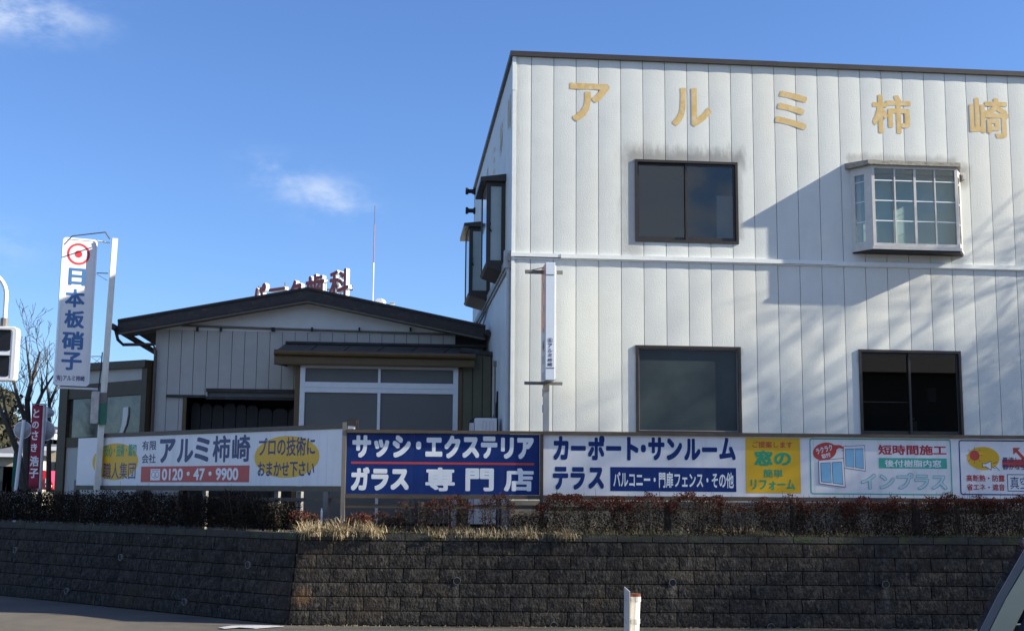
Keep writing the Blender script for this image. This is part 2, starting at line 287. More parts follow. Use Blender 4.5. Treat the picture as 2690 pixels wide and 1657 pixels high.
# ------------------------------------------------------------------ lettering
_tx = {}
def glyphs(body, bold):
    key = (body, bold)
    if key in _tx: return _tx[key]
    cu = bpy.data.curves.new('lettering', 'FONT'); cu.body = body; cu.size = 1; cu.offset = bold; cu.resolution_u = 4; cu.fill_mode = 'FRONT'
    ob = bpy.data.objects.new('lettering', cu); C.objects.link(ob)
    dg = bpy.context.evaluated_depsgraph_get(); me = bpy.data.meshes.new_from_object(ob.evaluated_get(dg))
    vs = [(v.co.x, v.co.y) for v in me.vertices]; fs = [tuple(p.vertices) for p in me.polygons]
    C.objects.unlink(ob); bpy.data.objects.remove(ob); bpy.data.curves.remove(cu); bpy.data.meshes.remove(me)
    _tx[key] = (vs, fs); return vs, fs
def text_into(mb, fr, body, s0, s1, z0, z1, o, bold=.02, depth=0, shear=0, rot=0):
    vs, fs = glyphs(body, 0)
    if not vs: return mb
    if bold and not depth:                       # heavier strokes: the flat glyph repeated round a small circle, each copy a hair further out
        x0 = min(v[0] for v in vs); x1 = max(v[0] for v in vs); y0 = min(v[1] for v in vs); y1 = max(v[1] for v in vs); q = bold*.85
        kx, kz = (s1-s0)/(x1-x0+2*q), (z1-z0)/(y1-y0+2*q); cs, cz = (s0+s1)/2, (z0+z1)/2
        for k in range(9):
            dx, dy = (0, 0) if k == 8 else (q*math.cos(k*math.pi/4), q*math.sin(k*math.pi/4))
            if k < 8 and k % 2: dx *= 1.18; dy *= 1.18
            P = []
            for v in vs:
                s_ = s0+(v[0]-x0+q+dx)*kx; z_ = z0+(v[1]-y0+q+dy)*kz
                if rot: ds, dz = s_-cs, z_-cz; s_ = cs+ds*math.cos(rot)-dz*math.sin(rot); z_ = cz+ds*math.sin(rot)+dz*math.cos(rot)
                P.append(fr.W(s_, z_, o+.00012*k))
            mb.add(P, fs)
        return mb
    x0 = min(v[0] for v in vs); x1 = max(v[0] for v in vs); y0 = min(v[1] for v in vs); y1 = max(v[1] for v in vs)
    def mp(v, oo):
        a = (v[0]-x0)/(x1-x0); b = (v[1]-y0)/(y1-y0); s = s0+(s1-s0)*a; z = z0+(z1-z0)*b; s += shear*(z-z0)
        if rot:
            cs, cz = (s0+s1)/2, (z0+z1)/2; ds, dz = s-cs, z-cz; s = cs+ds*math.cos(rot)-dz*math.sin(rot); z = cz+ds*math.sin(rot)+dz*math.cos(rot)
        return fr.W(s, z, oo)
    if depth and bold:
        A_, B_2 = MB(), MB(); fx = (s1-s0)/(x1-x0+2*bold); fz = (z1-z0)/(y1-y0+2*bold) if 0 else (z1-z0)/((max(v[1] for v in vs)-min(v[1] for v in vs))+2*bold); yb = min(v[1] for v in vs)
        cnt = {}
        for f in fs:
            for i in range(len(f)): e = tuple(sorted((f[i], f[(i+1) % len(f)]))); cnt[e] = cnt.get(e, 0)+1
        for k in range(9):
            dx, dy = (0, 0) if k == 8 else (bold*math.cos(k*math.pi/4), bold*math.sin(k*math.pi/4)); oo = o+.0012*k; n_v = len(vs)
            q = lambda v, d: fr.W(s0+(v[0]-x0+bold+dx)*fx, z0+(v[1]-yb+bold+dy)*fz, d)
            A_.add([q(v, oo) for v in vs], fs)
            B_2.add([q(v, oo-.0005) for v in vs]+[q(v, o-depth) for v in vs], [(f[i], f[(i+1) % len(f)], f[(i+1) % len(f)]+n_v, f[i]+n_v) for f in fs for i in range(len(f)) if cnt[tuple(sorted((f[i], f[(i+1) % len(f)])))] == 1])
        return A_, B_2
    if depth:
        k = len(vs); V = [mp(v, o) for v in vs]+[mp(v, o-depth) for v in vs]
        cnt = {}
        for f in fs:
            for i in range(len(f)):
                e = (f[i], f[(i+1) % len(f)]); cnt[tuple(sorted(e))] = cnt.get(tuple(sorted(e)), 0)+1
        F2 = list(fs)+[tuple(i+k for i in reversed(f)) for f in fs]
        side = [(f[i], f[(i+1) % len(f)], f[(i+1) % len(f)]+k, f[i]+k) for f in fs for i in range(len(f)) if cnt[tuple(sorted((f[i], f[(i+1) % len(f)])))] == 1]
        return mb.add(V, F2), MB().add(V, side)
    mb.add([mp(v, o) for v in vs], fs); return mb
def prect(fr, u0, v0, u1, v1, o=0):
    """photo rectangle -> rectangle on a wall plane (corners averaged)"""
    um, vm = (u0+u1)/2, (v0+v1)/2
    return fr.px(u0, vm, o)[0], fr.px(u1, vm, o)[0], fr.px(um, v1, o)[1], fr.px(um, v0, o)[1]
class Zm:
    """a detail view of the photograph: origin and scale"""
    def __init__(s, x, y, k): s.x, s.y, s.k = x, y, k
    def r(s, fr, a, b, c, d, o=0): return prect(fr, s.x+a/s.k, s.y+b/s.k, s.x+c/s.k, s.y+d/s.k, o)
    def p(s, fr, a, b, o=0): return fr.px(s.x+a/s.k, s.y+b/s.k, o)
def quad(mb, fr, r, o): s0, s1, z0, z1 = r; return mb.add([fr.W(s0, z0, o), fr.W(s1, z0, o), fr.W(s1, z1, o), fr.W(s0, z1, o)], [(0, 1, 2, 3)])
def ellipse(mb, fr, r, o, n=40):
    s0, s1, z0, z1 = r; cs, cz, a, b = (s0+s1)/2, (z0+z1)/2, (s1-s0)/2, (z1-z0)/2
    return mb.add([fr.W(cs+a*math.cos(2*math.pi*i/n), cz+b*math.sin(2*math.pi*i/n), o) for i in range(n)], [tuple(range(n))])
def ring(mb, fr, cs, cz, r0, r1, o, n=48):
    V = [fr.W(cs+q*math.cos(2*math.pi*i/n), cz+q*math.sin(2*math.pi*i/n), o) for q in (r0, r1) for i in range(n)]
    return mb.add(V, [(i, (i+1) % n, n+(i+1) % n, n+i) for i in range(n)])
def rrect_pts(s0, s1, z0, z1, r, n=5):
    P = []
    for cs, cz, a0 in ((s1-r, z1-r, 0), (s0+r, z1-r, 90), (s0+r, z0+r, 180), (s1-r, z0+r, 270)):
        for i in range(n+1): a = rad(a0+90*i/n); P.append((cs+r*math.cos(a), cz+r*math.sin(a)))
    return P
def rrect_line(mb, fr, rc, r, wd, o):
    A = rrect_pts(*rc, r); s0, s1, z0, z1 = rc; B = rrect_pts(s0+wd, s1-wd, z0+wd, z1-wd, max(r-wd, .005)); n = len(A)
    return mb.add([fr.W(a, z, o) for a, z in A]+[fr.W(a, z, o) for a, z in B], [(i, (i+1) % n, n+(i+1) % n, n+i) for i in range(n)])
def line(mb, fr, p, q, wd, o):
    a = Vector((q[0]-p[0], q[1]-p[1])); 
    if a.length < 1e-6: return mb
    a.normalize(); b = Vector((-a.y, a.x))*wd/2
    return mb.add([fr.W(p[0]+b.x, p[1]+b.y, o), fr.W(q[0]+b.x, q[1]+b.y, o), fr.W(q[0]-b.x, q[1]-b.y, o), fr.W(p[0]-b.x, p[1]-b.y, o)], [(0, 1, 2, 3)])
def lett(parent, fr, r, body, m, o, bold=.02, **k):
    return put('lettering', text_into(MB(), fr, body, *r, o, bold, **k), m, parent, fix=False)

# ================================================================== GROUND
G = -.32                                         # road level
T = .955                                         # level of the raised plot behind the wall
g = MB(); g.add([(-400, -60, G-.05), (400, -60, G-.05), (400, 900, G-.05), (-400, 900, G-.05)], [(0, 1, 2, 3)]); struct('ground', g, grassg)
g = MB(); nx, ny = 40, 30
for j in range(ny+1):
    for i in range(nx+1):
        g.v.append((-45+i*2.4, -12+j*2.4, G+.004*math.sin(i*1.7)*math.cos(j*1.3)))
for j in range(ny):
    for i in range(nx): k = j*(nx+1)+i; g.f.append((k, k+1, k+nx+2, k+nx+1))
struct('road', g, asphalt)
cA = RW.W(-.02, 0, -.22)
pl = [RW.W(.05, 0, -.30), RW.W(15.5, 0, -.30), Vector((18, 70, 0)), Vector((-70, 95, 0)), LW.W(-30, 0, -.26)]
g = MB(); g.hull([Vector((p.x, p.y, G-.04)) for p in pl], [Vector((p.x, p.y, T)) for p in pl]); struct('raised_ground', g, soil)

# ================================================================== RETAINING WALLS
BL, BH, KB = .54, .202, .17                      # block length, course height, batter
def block_meshes(n, length, height, seed, capc=False):
    out = []
    rr = random.Random(seed)
    for q in range(n):
        mb = MB(); nx_, nz_ = (6, 4) if not capc else (5, 2); l2, h2 = length/2-.0065, height/2-.0052
        for j in range(nz_+1):
            for i in range(nx_+1):
                edge = i in (0, nx_) or j in (0, nz_)
                y = (.002 if edge else rr.uniform(.006, .015))*(1 if not capc else .5)
                mb.v.append((-l2+2*l2*i/nx_, -y, -h2+2*h2*j/nz_))
        for j in range(nz_):
            for i in range(nx_): k = j*(nx_+1)+i; mb.f.append((k, k+1, k+nx_+2, k+nx_+1))
        k = len(mb.v); mb.v += [(-l2, .05, -h2), (l2, .05, -h2), (l2, .05, h2), (-l2, .05, h2)]
        bot = [i for i in range(nx_+1)]; top = [nz_*(nx_+1)+i for i in range(nx_+1)]
        lef = [j*(nx_+1) for j in range(nz_+1)]; rig = [j*(nx_+1)+nx_ for j in range(nz_+1)]
        mb.f += [tuple([k, k+1]+bot[::-1]), tuple(top+[k+2, k+3]), tuple(lef+[k+3, k]), tuple([k+1, k+2]+rig[::-1])]
        out.append(mesh('block', mb, cap_m if capc else block_m))
    return out
BM = block_meshes(8, BL, BH, 3); HM = block_meshes(4, BL/2, BH, 5); CM = block_meshes(5, BL, .105, 9, True)
def retaining(fr, name, label, sgn, smax):
    root = thing(name, label, 'wall', fr.W(0, G, 0)); O = ORG[root.name]; ang = math.atan2(fr.e.y, fr.e.x); tilt = math.atan(KB)
    body = MB(); zt = .01+6*BH
    body.add([fr.W(0, G-.1, -.045), fr.W(sgn*smax, G-.1, -.045), fr.W(sgn*smax, G+zt, -.045-KB*zt), fr.W(sgn*.1, G+zt, -.045-KB*zt),
              fr.W(0, G-.1, -.4), fr.W(sgn*smax, G-.1, -.5), fr.W(sgn*smax, G+zt, -.5), fr.W(0, G+zt, -.45)],
             [(0, 1, 2, 3), (4, 5, 6, 7), (0, 1, 5, 4), (3, 2, 6, 7), (1, 2, 6, 5), (0, 3, 7, 4)])
    put('core', body, joint_m, root)
    rr = random.Random(len(label))
    def place(me, s, z, nm='block'):
        o = bpy.data.objects.new(nm, me); C.objects.link(o); o.parent = root
        o.location = fr.W(s, G+z, -KB*z)-O; o.rotation_euler = (-tilt, 0, ang) if rr.random() < .5 or me in CM else (-tilt, 0, ang)
        return o
    for c in range(6):
        z = .01+BH*(c+.5); shift = .09+(.225 if c % 2 else 0)-.44*KB*z*0
        s = .44*KB*z*(1 if sgn > 0 else 1)*1.0
        start = s; first = (.30 if c % 2 == 0 else .53) if sgn > 0 else (.54 if c % 2 == 0 else .27)
        # corner piece scaled to fit
        def piece(a, b, z):
            me = rr.choice(BM); o = place(me, sgn*(a+b)/2, z); o.scale = ((b-a-.0)/BL, 1, 1); return o
        piece(start, start+first, z); a = start+first
        while a < smax: piece(a, a+BL, z); a += BL
    z = .01+6*BH+.052; a = .44*KB*z
    k = 0
    while a < smax:
        b = a+(BL*.98 if k else BL*.97); me = rr.choice(CM); o = place(me, sgn*(a+b)/2, z, 'cap_block'); o.scale = ((b-a)/BL, 1, 1); o.location += fr.n*.012; a = b; k += 1
    return root
rwall = retaining(RW, 'retaining_wall', 'dark split-face block retaining wall catching the sun below the street boards', 1, 13.4)
lwall = retaining(LW, 'retaining_wall', 'shaded block retaining wall running back from the corner along the side street', -1, 18.0)
capt = MB()                                                     # flat top of the cap course
for fr, sg, sm in ((RW, 1, 13.4), (LW, -1, 15)):
    z = .01+6*BH+.101; a = .44*KB*z
    P = [fr.W(sg*a, G+z, -KB*z-.005), fr.W(sg*sm, G+z, -KB*z-.005), fr.W(sg*sm, G+z, -KB*z-.18), fr.W(sg*(a+.06), G+z, -KB*z-.18)]
    mbx = MB().hull(P, [p-Vector((0, 0, .07)) for p in P]); put('cap_top', mbx, cap_m, rwall if sg > 0 else lwall)
def weep(fr, root, u, v, tilt=0):
    s, z = fr.px(u, v, 0)
    for _ in range(5): s, z = fr.px(u, v, -KB*(z-G))
    p = fr.W(s, z, -KB*(z-G)+.03); q = fr.W(s, z, -KB*(z-G)-.05)
    m = MB(); n = 18; ro, ri = .055, .049; ax = fr.e; up = Vector((0, 0, 1))
    for (c, r_) in ((q, ro), (p, ro), (p, ri), (q, ri)):
        for i in range(n): a = 2*math.pi*i/n; m.v.append(tuple(c+(ax*math.cos(a)+up*math.sin(a))*r_))
    for k in range(3):
        for i in range(n): m.f.append((k*n+i, k*n+(i+1) % n, (k+1)*n+(i+1) % n, (k+1)*n+i))
    o = put('weep_pipe', m, pipe_m, root)
    d = MB(); c = p-fr.n*.012; d.add([c+(ax*math.cos(2*math.pi*i/n)+up*math.sin(2*math.pi*i/n))*.0485 for i in range(n)], [tuple(range(n))]); put('pipe_hole', d, black, o, fix=False)
for u, v in ((1200.8, 1525), (1766.6, 1529.5), (2325.7, 1534), (1455, 1642), (2025, 1646)): weep(RW, rwall, u, v)
for u, v in ((654, 1483), (319, 1463), (42, 1444), (487, 1580), (177, 1551)): weep(LW, lwall, u, v)

# ================================================================== TWO-STOREY BUILDING
X0, X1, YF, YB, ZT = 2.06, 15.0, 22.0, 32.7, 9.40
bld = thing('two_storey_building', 'tall white panel-clad building with gold painted letters and dark windows', 'building', (X0, YF, T))
W1 = prect(FA, 1668, 420, 1938.5, 641); W2 = prect(FA, 1670, 909, 1947, 1140); W3 = prect(FA, 2258, 920, 2527, 1148)
W1 = (W1[0], W1[1], 6.06, 7.56); BAYH = (8.42, 10.28, 6.0, 7.45)
print('W', W1, W2, W3)
opens = [W1, W2, W3, BAYH]
def cut(rect, ops):
    x0, x1, z0, z1 = rect; rs = [rect]
    for a0, a1, b0, b1 in ops:
        nr = []
        for (p0, p1, q0, q1) in rs:
            if a1 <= p0 or a0 >= p1 or b1 <= q0 or b0 >= q1: nr.append((p0, p1, q0, q1)); continue
            c0, c1 = max(a0, p0), min(a1, p1)
            if c0 > p0: nr.append((p0, c0, q0, q1))
            if c1 < p1: nr.append((c1, p1, q0, q1))
            if b0 > q0: nr.append((c0, c1, q0, b0))
            if b1 < q1: nr.append((c0, c1, b1, q1))
        rs = nr
    return [r for r in rs if r[1]-r[0] > .004 and r[3]-r[2] > .004]
def panel(fr, x0, x1, z0, z1, ops, parent, m, bow=.004, thick=.03, name='panel', ztop=None):
    rs = cut((x0, x1, z0, z1), ops); groups = []
    for r in rs:                                 # a panel interrupted by a window is two pieces
        tch = [g for g in groups if any(r[0] <= q[1]+1e-6 and r[1] >= q[0]-1e-6 and r[2] <= q[3]+1e-6 and r[3] >= q[2]-1e-6 for q in g)]
        ng = [r]+[q for g in tch for q in g]; groups = [g for g in groups if g not in tch]+[ng]
    if len(groups) > 1:
        for g in groups: panel_piece(fr, g, x0, x1, z1, parent, m, bow, thick, name, ztop)
        return
    if groups: return panel_piece(fr, groups[0], x0, x1, z1, parent, m, bow, thick, name, ztop)
def panel_piece(fr, rs, x0, x1, z1, parent, m, bow, thick, name, ztop):
    mb = MB()
    for (a0, a1, b0, b1) in rs:
        n = 6; top = []; bot = []
        for i in range(n+1):
            x = a0+(a1-a0)*i/n; t = (x-x0)/(x1-x0); o = bow*(1-(2*t-1)**2); z = b1 if ztop is None or b1 < z1-1e-6 else ztop(x)
            bot.append(fr.W(x, b0, o)); top.append(fr.W(x, z, o))
        bb = [fr.W(a1, b0, -thick), fr.W(a0, b0, -thick)]; zt0 = b1 if ztop is None or b1 < z1-1e-6 else ztop(a0); zt1 = b1 if ztop is None or b1 < z1-1e-6 else ztop(a1)
        tb = [fr.W(a1, zt1, -thick), fr.W(a0, zt0, -thick)]
        A = bot+bb; B = top+tb; k = len(A); mb.add(A+B, [(i, (i+1) % k, k+(i+1) % k, k+i) for i in range(k)]+[tuple(range(k-1, -1, -1)), tuple(range(k, 2*k))])
    if mb.v: return put(name, mb, m, parent, fix=True)
GAP = .010
xs = [X0+.03, 2.385]+[2.385+.4055*(i+1) for i in range(31)]
for (z0, z1) in ((T+.54, 5.705), (5.80, ZT)):
    for i in range(len(xs)-1): panel(FA, xs[i]+GAP/2, xs[i+1]-GAP/2, z0, z1, opens, bld, siding)
wl = MB()                                        # dark sheathing behind the joints
for r in cut((X0+.02, X1, T-.1, ZT), opens): wl.box(FA, r[0], r[1], r[2], r[3], -.12, -.032)
wl.box(WX, X1, X1+.1, T-.1, ZT, -YB, -YF); wl.box(WX, X0, X1, T-.1, ZT, -YB-.1, -YB)
put('wall', wl, joint_m, bld)
put('foundation', MB().box(FA, X0, X1, T-.1, T+.538, -.03, .02), mat('foundation_concrete', (.16, .155, .14), .9, var=.3, scale=4), bld)
sx = [0, .42]
while sx[-1] < YB-YF-.4: sx.append(sx[-1]+.4055)
sx.append(YB-YF)
for (z0, z1) in ((T-.05, 5.705), (5.80, ZT)):
    for i in range(len(sx)-1): panel(SWl, -sx[i+1]+GAP/2, -sx[i]-GAP/2, z0, z1, [], bld, siding_side, bow=.003)
b = MB(); b.box(WX, X0+.03, X0+.12, T-.1, ZT, -YB, -YF-.03); put('side_sheathing', b, joint_m, bld)
# belt, corner trim, fascia, roof
b = MB(); b.box(FA, X0-.02, 2.95, 5.735, 5.80, -.01, .045); b.box(FA, 2.92, 7.9, 5.722, 5.795, -.01, .055); b.box(FA, 7.88, X1, 5.715, 5.79, -.01, .05)
b.box(FA, X0-.01, X1, 5.700, 5.718, -.01, .032); put('belt_trim', b, trimw, bld)
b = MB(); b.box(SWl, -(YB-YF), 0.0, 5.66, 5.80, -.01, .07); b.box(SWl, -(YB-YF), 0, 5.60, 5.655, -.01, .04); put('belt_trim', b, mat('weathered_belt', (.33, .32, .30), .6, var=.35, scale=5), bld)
b = MB(); b.box(FA, X0-.012, X0+.045, 4.95, 8.78, -.05, .014); b.box(FA, X0-.016, X0+.05, 8.76, ZT, -.05, .018); b.box(FA, X0-.012, X0+.045, T+.54, 4.95, -.05, .016); put('corner_trim', b, trimw, bld)
b = MB(); b.box(FA, X0-.06, 6.9, ZT-.015, ZT+.075, -.3, .06); b.box(FA, 6.905, X1, ZT-.018, ZT+.072, -.3, .057); put('fascia', b, fascia_m, bld)
b = MB(); b.box(SWl, -(YB-YF)-.05, -.302, ZT-.015, ZT+.075, -.3, .06); put('fascia', b, fascia_m, bld)
b = MB(); b.box(WX, X0+.05, X1, ZT+.01, ZT+.05, -YB, -YF-.05); put('roof', b, roofblk, bld)
b = MB(); p = SWl.W(-.10, 0, .05)
b.tube([SWl.W(-.14, T, .045), SWl.W(-.14, 3.3, .045)], .04, 10); b.tube([SWl.W(-.14, 3.26, .045), SWl.W(-.14, 5.6, .045)], .036, 10); b.box(SWl, -.21, -.07, 5.55, 5.86, .0, .13)
put('downpipe', b, mat('grey_downpipe', (.42, .44, .46), .5, var=.08), bld)
# painted letters
for ch, r in (('ア', (1496, 219, 1602, 320)), ('ル', (1765, 232, 1868, 333)), ('ミ', (2035, 240, 2121, 341)), ('柿', (2291, 250, 2393, 351)), ('崎', (2547, 258, 2650, 363))):
    put('painted_letter', text_into(MB(), FA, ch, *prect(FA, *r), .0065, .030), gold, bld, label='gold painted character '+ch+' on the front', fix=False)
sgold = mat('faint_gold_paint', (.62, .50, .30), .6, var=.1)
for ch, y in (('崎', 22.72), ('柿', 24.45), ('ミ', 26.2), ('ル', 27.95), ('ア', 29.7)):
    put('painted_letter', text_into(MB(), SWl, ch, 22-y-.33, 22-y+.33, 8.22, 8.88, .006, .028), sgold, bld, label='faded painted character '+ch+' on the side wall', fix=False)

def frame_mb(fr, r, wd, o0, o1, mb=None):
    s0, s1, z0, z1 = r; mb = mb or MB()
    mb.box(fr, s0, s0+wd, z0, z1, o0, o1); mb.box(fr, s1-wd, s1, z0, z1, o0, o1); mb.box(fr, s0+wd, s1-wd, z0, z0+wd, o0, o1); mb.box(fr, s0+wd, s1-wd, z1-wd, z1, o0, o1); return mb
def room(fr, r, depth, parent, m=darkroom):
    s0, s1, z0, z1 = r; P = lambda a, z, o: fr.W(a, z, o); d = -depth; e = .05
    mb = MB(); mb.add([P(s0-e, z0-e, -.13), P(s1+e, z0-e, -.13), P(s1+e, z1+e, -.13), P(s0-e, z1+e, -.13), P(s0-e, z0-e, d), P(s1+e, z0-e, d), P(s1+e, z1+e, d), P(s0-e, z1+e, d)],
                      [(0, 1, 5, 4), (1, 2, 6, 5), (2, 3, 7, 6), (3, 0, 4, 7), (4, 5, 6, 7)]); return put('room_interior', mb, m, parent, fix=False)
def sliding(fr, r, parent, gm, label, two=True, front_right=True, beige=False):
    fo = put('window', frame_mb(fr, r, .045, -.10, .028), darkbrown, parent, label=label)
    s0, s1, z0, z1 = r; a0, a1, b0, b1 = s0+.045, s1-.045, z0+.045, z1-.045; mid = (s0+s1)/2
    sh = ((a0, mid+.02, -.085, -.06), (mid-.02, a1, -.05, -.022)) if two else ((a0, a1, -.05, -.022),)
    for (p0, p1, o0, o1) in sh:
        f = MB(); wd = .038; f.box(fr, p0, p0+wd, b0, b1, o0, o1); f.box(fr, p1-wd, p1, b0, b1, o0, o1); f.box(fr, p0+wd, p1-wd, b0, b0+.065, o0, o1); f.box(fr, p0+wd, p1-wd, b1-.04, b1, o0, o1)
        put('sash', f, darkbrown, fo); put('pane', MB().box(fr, p0+wd-.005, p1-wd+.005, b0+.06, b1-.035, (o0+o1)/2-.003, (o0+o1)/2+.003), gm, fo)
    return fo
w = sliding(FA, W1, bld, clear, 'upper dark sliding window reflecting clouds'); room(FA, W1, 1.6, w)
cb = prect(FA, 1888, 510, 1927, 628); put('curtain_board', MB().box(FA, cb[0], cb[1]+.05, 6.10, cb[3], -.16, -.135), mat('beige_card', (.85, .70, .56), .8, var=.05), w)
w = put('window', frame_mb(FA, W2, .05, -.10, .03), darkbrown, bld, label='lower frosted single-pane window'); 
put('sash', frame_mb(FA, (W2[0]+.05, W2[1]-.05, W2[2]+.05, W2[3]-.05), .018, -.07, -.02), mat('grey_glazing_bead', (.20, .20, .20), .5), w)
put('pane', MB().box(FA, W2[0]+.06, W2[1]-.06, W2[2]+.06, W2[3]-.06, -.056, -.05), frost, w)
w = sliding(FA, W3, bld, cleardark, 'lower right sliding window with items on its sill'); room(FA, W3, 1.5, w)
put('desk_item', MB().box(FA, W3[0]+1.0, W3[0]+1.13, W3[2]+.08, W3[2]+.30, -.3, -.2).box(FA, W3[0]+1.03, W3[0]+1.10, W3[2]+.32, W3[2]+.36, -.3, -.22), signw, w)
put('desk_item', MB().box(FA, W3[0]+1.25, W3[0]+1.38, W3[2]+.08, W3[2]+.13, -.3, -.2), teal, w)
put('desk_item', MB().box(FA, W3[0]+1.62, W3[0]+1.76, W3[2]+.7, W3[2]+.95, -.9, -.8), palegrey, w)
put('sash_bar', MB().box(FA, W3[0]+.08, W3[0]+.92, W3[2]+.62, W3[2]+.628, -.069, -.062), darkbrown, w)

# ---- projecting bay window on the front (splayed sides)
D = .37
def bayp(u, v, o): s, z = FA.px(u, v, o); return s, z
xb0, xb1 = 8.26, 10.235                          # body at the wall
fs0, zt_ = FA.px(2288, 423, D); fs1, _ = FA.px(2514, 432, D); _, zb_ = FA.px(2400, 648, D)
zt_, zb_ = 7.50, zb_
print('bay', fs0, fs1, zb_, zt_)
xb0, xb1 = FA.px(2236, 550, 0)[0], FA.px(2526, 560, 0)[0]; print('bayb', xb0, xb1)
bay = put('bay_window', MB().hull([FA.W(xb0-.02, zb_-.06, 0), FA.W(fs0-.02, zb_-.06, D+.015), FA.W(fs1+.02, zb_-.06, D+.015), FA.W(xb1+.02, zb_-.06, 0)],
                                 [FA.W(xb0-.02, zb_-.005, 0), FA.W(fs0-.02, zb_-.005, D+.015), FA.W(fs1+.02, zb_-.005, D+.015), FA.W(xb1+.02, zb_-.005, 0)]), baywhite, bld, label='ivory splayed bay window with white muntins')
put('bay_underside', MB().hull([FA.W(xb0, zb_-.085, 0), FA.W(fs0, zb_-.085, D-.01), FA.W(fs1, zb_-.085, D-.01), FA.W(xb1, zb_-.085, 0)], [FA.W(xb0, zb_-.062, 0), FA.W(fs0, zb_-.062, D-.01), FA.W(fs1, zb_-.062, D-.01), FA.W(xb1, zb_-.062, 0)]), black, bay)
rt = [(xb0-.10, 0), (fs0-.085, D+.075), (fs1+.03, D+.075), (xb1+.0, 0)]
put('bay_roof', MB().hull([FA.W(a, zt_+.0, o) for a, o in rt], [FA.W(a, zt_+(.075 if o > 0 else .11), o) for a, o in rt]), bayroof_m, bay)
fwd = .055
fm = frame_mb(FA, (fs0, fs1, zb_, zt_), fwd, D-.04, D); put('front_frame', fm, baywhite, bay)
zi0, zi1 = zb_+.05, zt_-.06
pw = (fs1-fs0-2*fwd)
for i in (1, 2, 3):
    x = fs0+fwd+pw*i/4; put('muntin', MB().box(FA, x-(.022 if i == 2 else .013), x+(.022 if i == 2 else .013), zi0, zi1, D-.03, D-.005), baywhite, bay)
zr = [FA.px(2300, v, D)[1] for v in (525.5, 578.5, 472.5)]
for z in zr: put('muntin', MB().box(FA, fs0+fwd, fs1-fwd, z-.009, z+.009, D-.028, D-.012), inkw, bay)
put('pane', MB().box(FA, fs0+fwd-.01, fs1-fwd+.01, zi0-.01, zi1+.01, D-.036, D-.031), bayglass, bay)
for (xa, xf) in ((xb0, fs0), (xb1, fs1)):        # splayed sides
    a = Vector((xa, YF, 0)); f_ = Vector((xf, YF-D+.02, 0)); ln = (f_-a).length; sf = Fr((a.x, a.y), ((f_-a).x, (f_-a).y)) if xa < xf else Fr((f_.x, f_.y), ((a-f_).x, (a-f_).y))
    m = MB(); m.box(sf, 0, ln*.20, zb_, zt_, -.035, 0); m.box(sf, ln*.66, ln, zb_, zt_, -.035, 0); m.box(sf, ln*.20, ln*.66, zb_, zb_+.10, -.035, 0); m.box(sf, ln*.20, ln*.66, zt_-.14, zt_, -.035, 0)
    put('side_frame', m, baywhite, bay); put('side_pane', MB().box(sf, ln*.18, ln*.68, zb_+.09, zt_-.13, -.022, -.017), bayglass, bay)
    for z in zr: put('muntin', MB().box(sf, ln*.2, ln*.66, z-.006, z+.006, -.016, -.008), inkw, bay)
m = MB(); m.box(FA, xb1+.005, xb1+.06, zt_-.14, zt_-.02, 0, .12); put('roof_bracket', m, baywhite, bay)
# inner window and blind seen through the bay
inn = mat('inner_blind', (.50, .60, .58), .7, var=.06, scale=2)
put('inner_blind', MB().box(FA, BAYH[0], BAYH[1], BAYH[2], BAYH[3], -.10, -.08), inn, bay)
put('inner_frame', frame_mb(FA, BAYH, .04, -.078, -.03).box(FA, (fs0+fs1)/2-.26, (fs0+fs1)/2-.2, BAYH[2], BAYH[3], -.078, -.02), baywhite, bay)
put('bay_ceiling', MB().hull([FA.W(xb0+.03, zt_-.05, 0), FA.W(fs0+.03, zt_-.05, D-.05), FA.W(fs1-.03, zt_-.05, D-.05), FA.W(xb1-.03, zt_-.05, 0)], [FA.W(xb0+.03, zt_-.02, 0), FA.W(fs0+.03, zt_-.02, D-.05), FA.W(fs1-.03, zt_-.02, D-.05), FA.W(xb1-.03, zt_-.02, 0)]), baywhite, bay)

